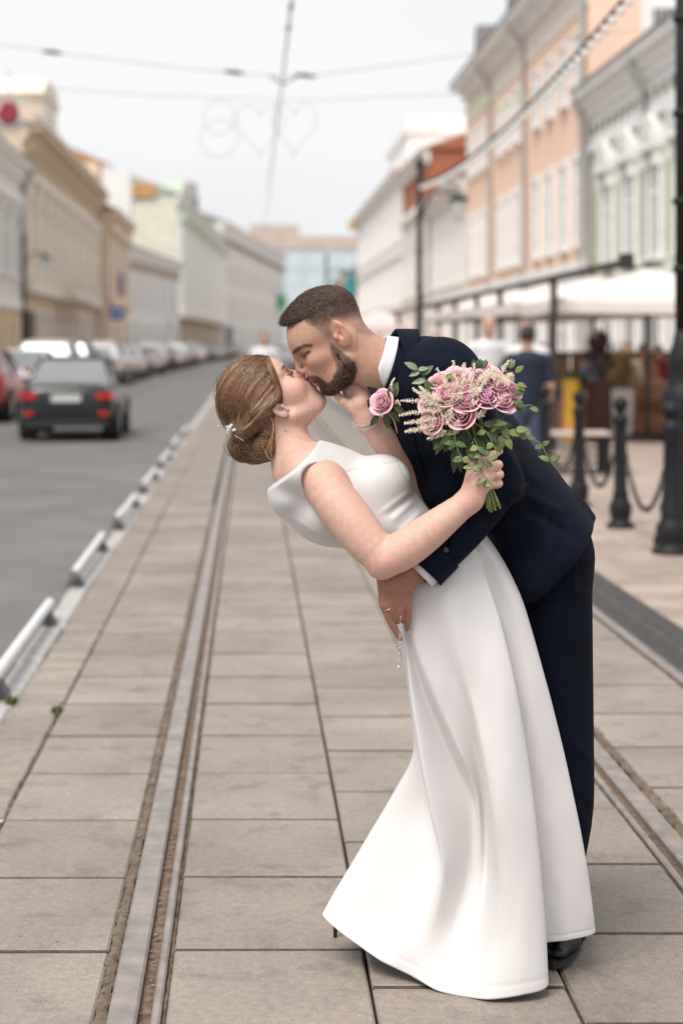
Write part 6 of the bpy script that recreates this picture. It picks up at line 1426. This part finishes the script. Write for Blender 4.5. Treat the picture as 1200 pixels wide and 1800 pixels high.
# sprig at upper left, small sprigs at right
P_ = spl([K(765, 700, -.29), K(753, 675, -.305), K(741, 658, -.31), (K(734, 650, -.312))], 12); MB().tube(P_, .0013, 5).build('sprig_stem', M_leaf, bq, smooth=True)
for i, dx, dy, L_, m_ in ((11, -.9, -.55, .036, M_leafp), (11, .8, -.15, .026, M_leafp), (9, -1, .35, .027, M_leafp), (7, .75, -.7, .034, M_leaf), (5, -1, .2, .034, M_leafp), (5, .3, .9, .04, M_leaf), (3, .9, -.4, .03, M_leaf)):
    one_leaf(bq, P_[i], (dx, -.1, -dy), (.1, -1, .5), L_, L_ * .24, m_, cup=.2, bend=.12)
for x, y, dx, dy, m_ in ((838, 648, .35, -1, M_leaf3), (845, 648, .5, -.9, M_leaf), (832, 650, .0, -1, M_leaf3), (782, 664, .7, -.3, M_leaf2), (905, 655, .6, -.6, M_leaf2), (902, 690, .8, .1, M_leaf), (908, 675, .6, .5, M_leaf2), (900, 706, .9, .2, M_leaf2), (907, 712, .5, .9, M_leaf), (895, 648, .2, -1, M_leaf2), (815, 672, .3, .5, M_leaf3), (846, 688, .1, -.5, M_leafp)):
    for s in (0, .5): one_leaf(bq, K(x, y, -.33), (dx + s, -.2, -dy + s * .5), (0, -1, .3), .024, .0065, m_, cup=.2)
for pth in (((775, 712), (740, 706), (706, 704)), ((772, 722), (735, 724), (703, 730)), ((770, 735), (740, 740), (712, 744)), ((768, 748), (738, 754), (713, 759)), ((785, 757), (768, 763), (752, 771)), ((770, 715), (745, 700), (727, 683)), ((772, 706), (752, 695), (738, 680)), ((780, 705), (765, 700), (745, 712)), ((790, 700), (782, 672), (768, 649)), ((805, 690), (800, 665), (796, 636)),
            ((812, 690), (815, 665), (815, 640)), ((822, 690), (830, 665), (833, 640)), ((835, 695), (842, 668), (858, 650)), ((845, 680), (855, 660), (862, 655)), ((872, 680), (880, 655), (893, 635)), ((868, 670), (868, 655), (864, 645)), ((885, 680), (895, 660), (900, 668)), ((790, 722), (780, 735), (771, 748)), ((795, 712), (790, 735), (783, 745)), ((830, 700), (828, 712), (824, 728)), ((835, 735), (845, 726), (853, 719)), ((800, 690), (790, 705), (778, 720)), ((815, 690), (805, 700), (798, 716)), ((785, 715), (765, 720), (748, 722)), ((805, 735), (803, 750), (798, 762)), ((822, 688), (838, 690), (848, 676))):
    q_ = MB(); astilbe(q_, [K(*p, -.335 - .030 * (1 - i / 2) - (.02 if pth[0][0] > 790 and pth[2][1] > 670 else 0)) for i, p in enumerate(pth)], r5, .0165, 1.6); q_.build('astilbe_plume', M_ast, bq)
# folded ribbon / bud between thumb and stems
rose(bq, K(833, 796, -.325), (-.1, -.5, .9), .010, 1, r5)
settle(bq)

bo = thing('boutonniere', 'pink rose buttonhole with leaves and pink ribbon on the groom\'s lapel', 'boutonniere', tuple(K(672, 708, -.12)))
rose(bo, K(671, 707, -.125), (-.55, -.8, .35), 18.5 / PXM, 3, r5)
for x, y, dx, dy, L_, m_ in ((686, 702, .15, -1, .045, M_leaf3), (692, 715, .6, .35, .035, M_leaf), (684, 724, .7, .6, .035, M_leaf), (676, 725, .25, 1, .04, M_leaf), (664, 730, -.55, .75, .032, M_leaf3), (690, 700, .25, -.9, .04, M_leaf)): one_leaf(bo, K(x, y, -.125), (dx, -.1, -dy), (0, -1, .3), L_, L_ * .24, m_)
MB().tube(spl([K(680, 724, -.125), K(690, 736, -.128), K(695, 748, -.128), K(698, 762, -.125)], 10), [.002] + [.0045] * 8 + [.003], 8, flat=.3).build('ribbon', mat('pink ribbon', (.72, .32, .36), .6, .05, 20), bo, smooth=True)
q_ = MB(); astilbe(q_, [K(688, 690, -.12), K(688, 675, -.125), K(693, 665, -.125)], r5, .005, 1.2); astilbe(q_, [K(694, 712, -.13), K(699, 705, -.13), K(703, 712, -.13)], r5, .006, 1); q_.build('astilbe_plume', M_ast, bo)
settle(bo)
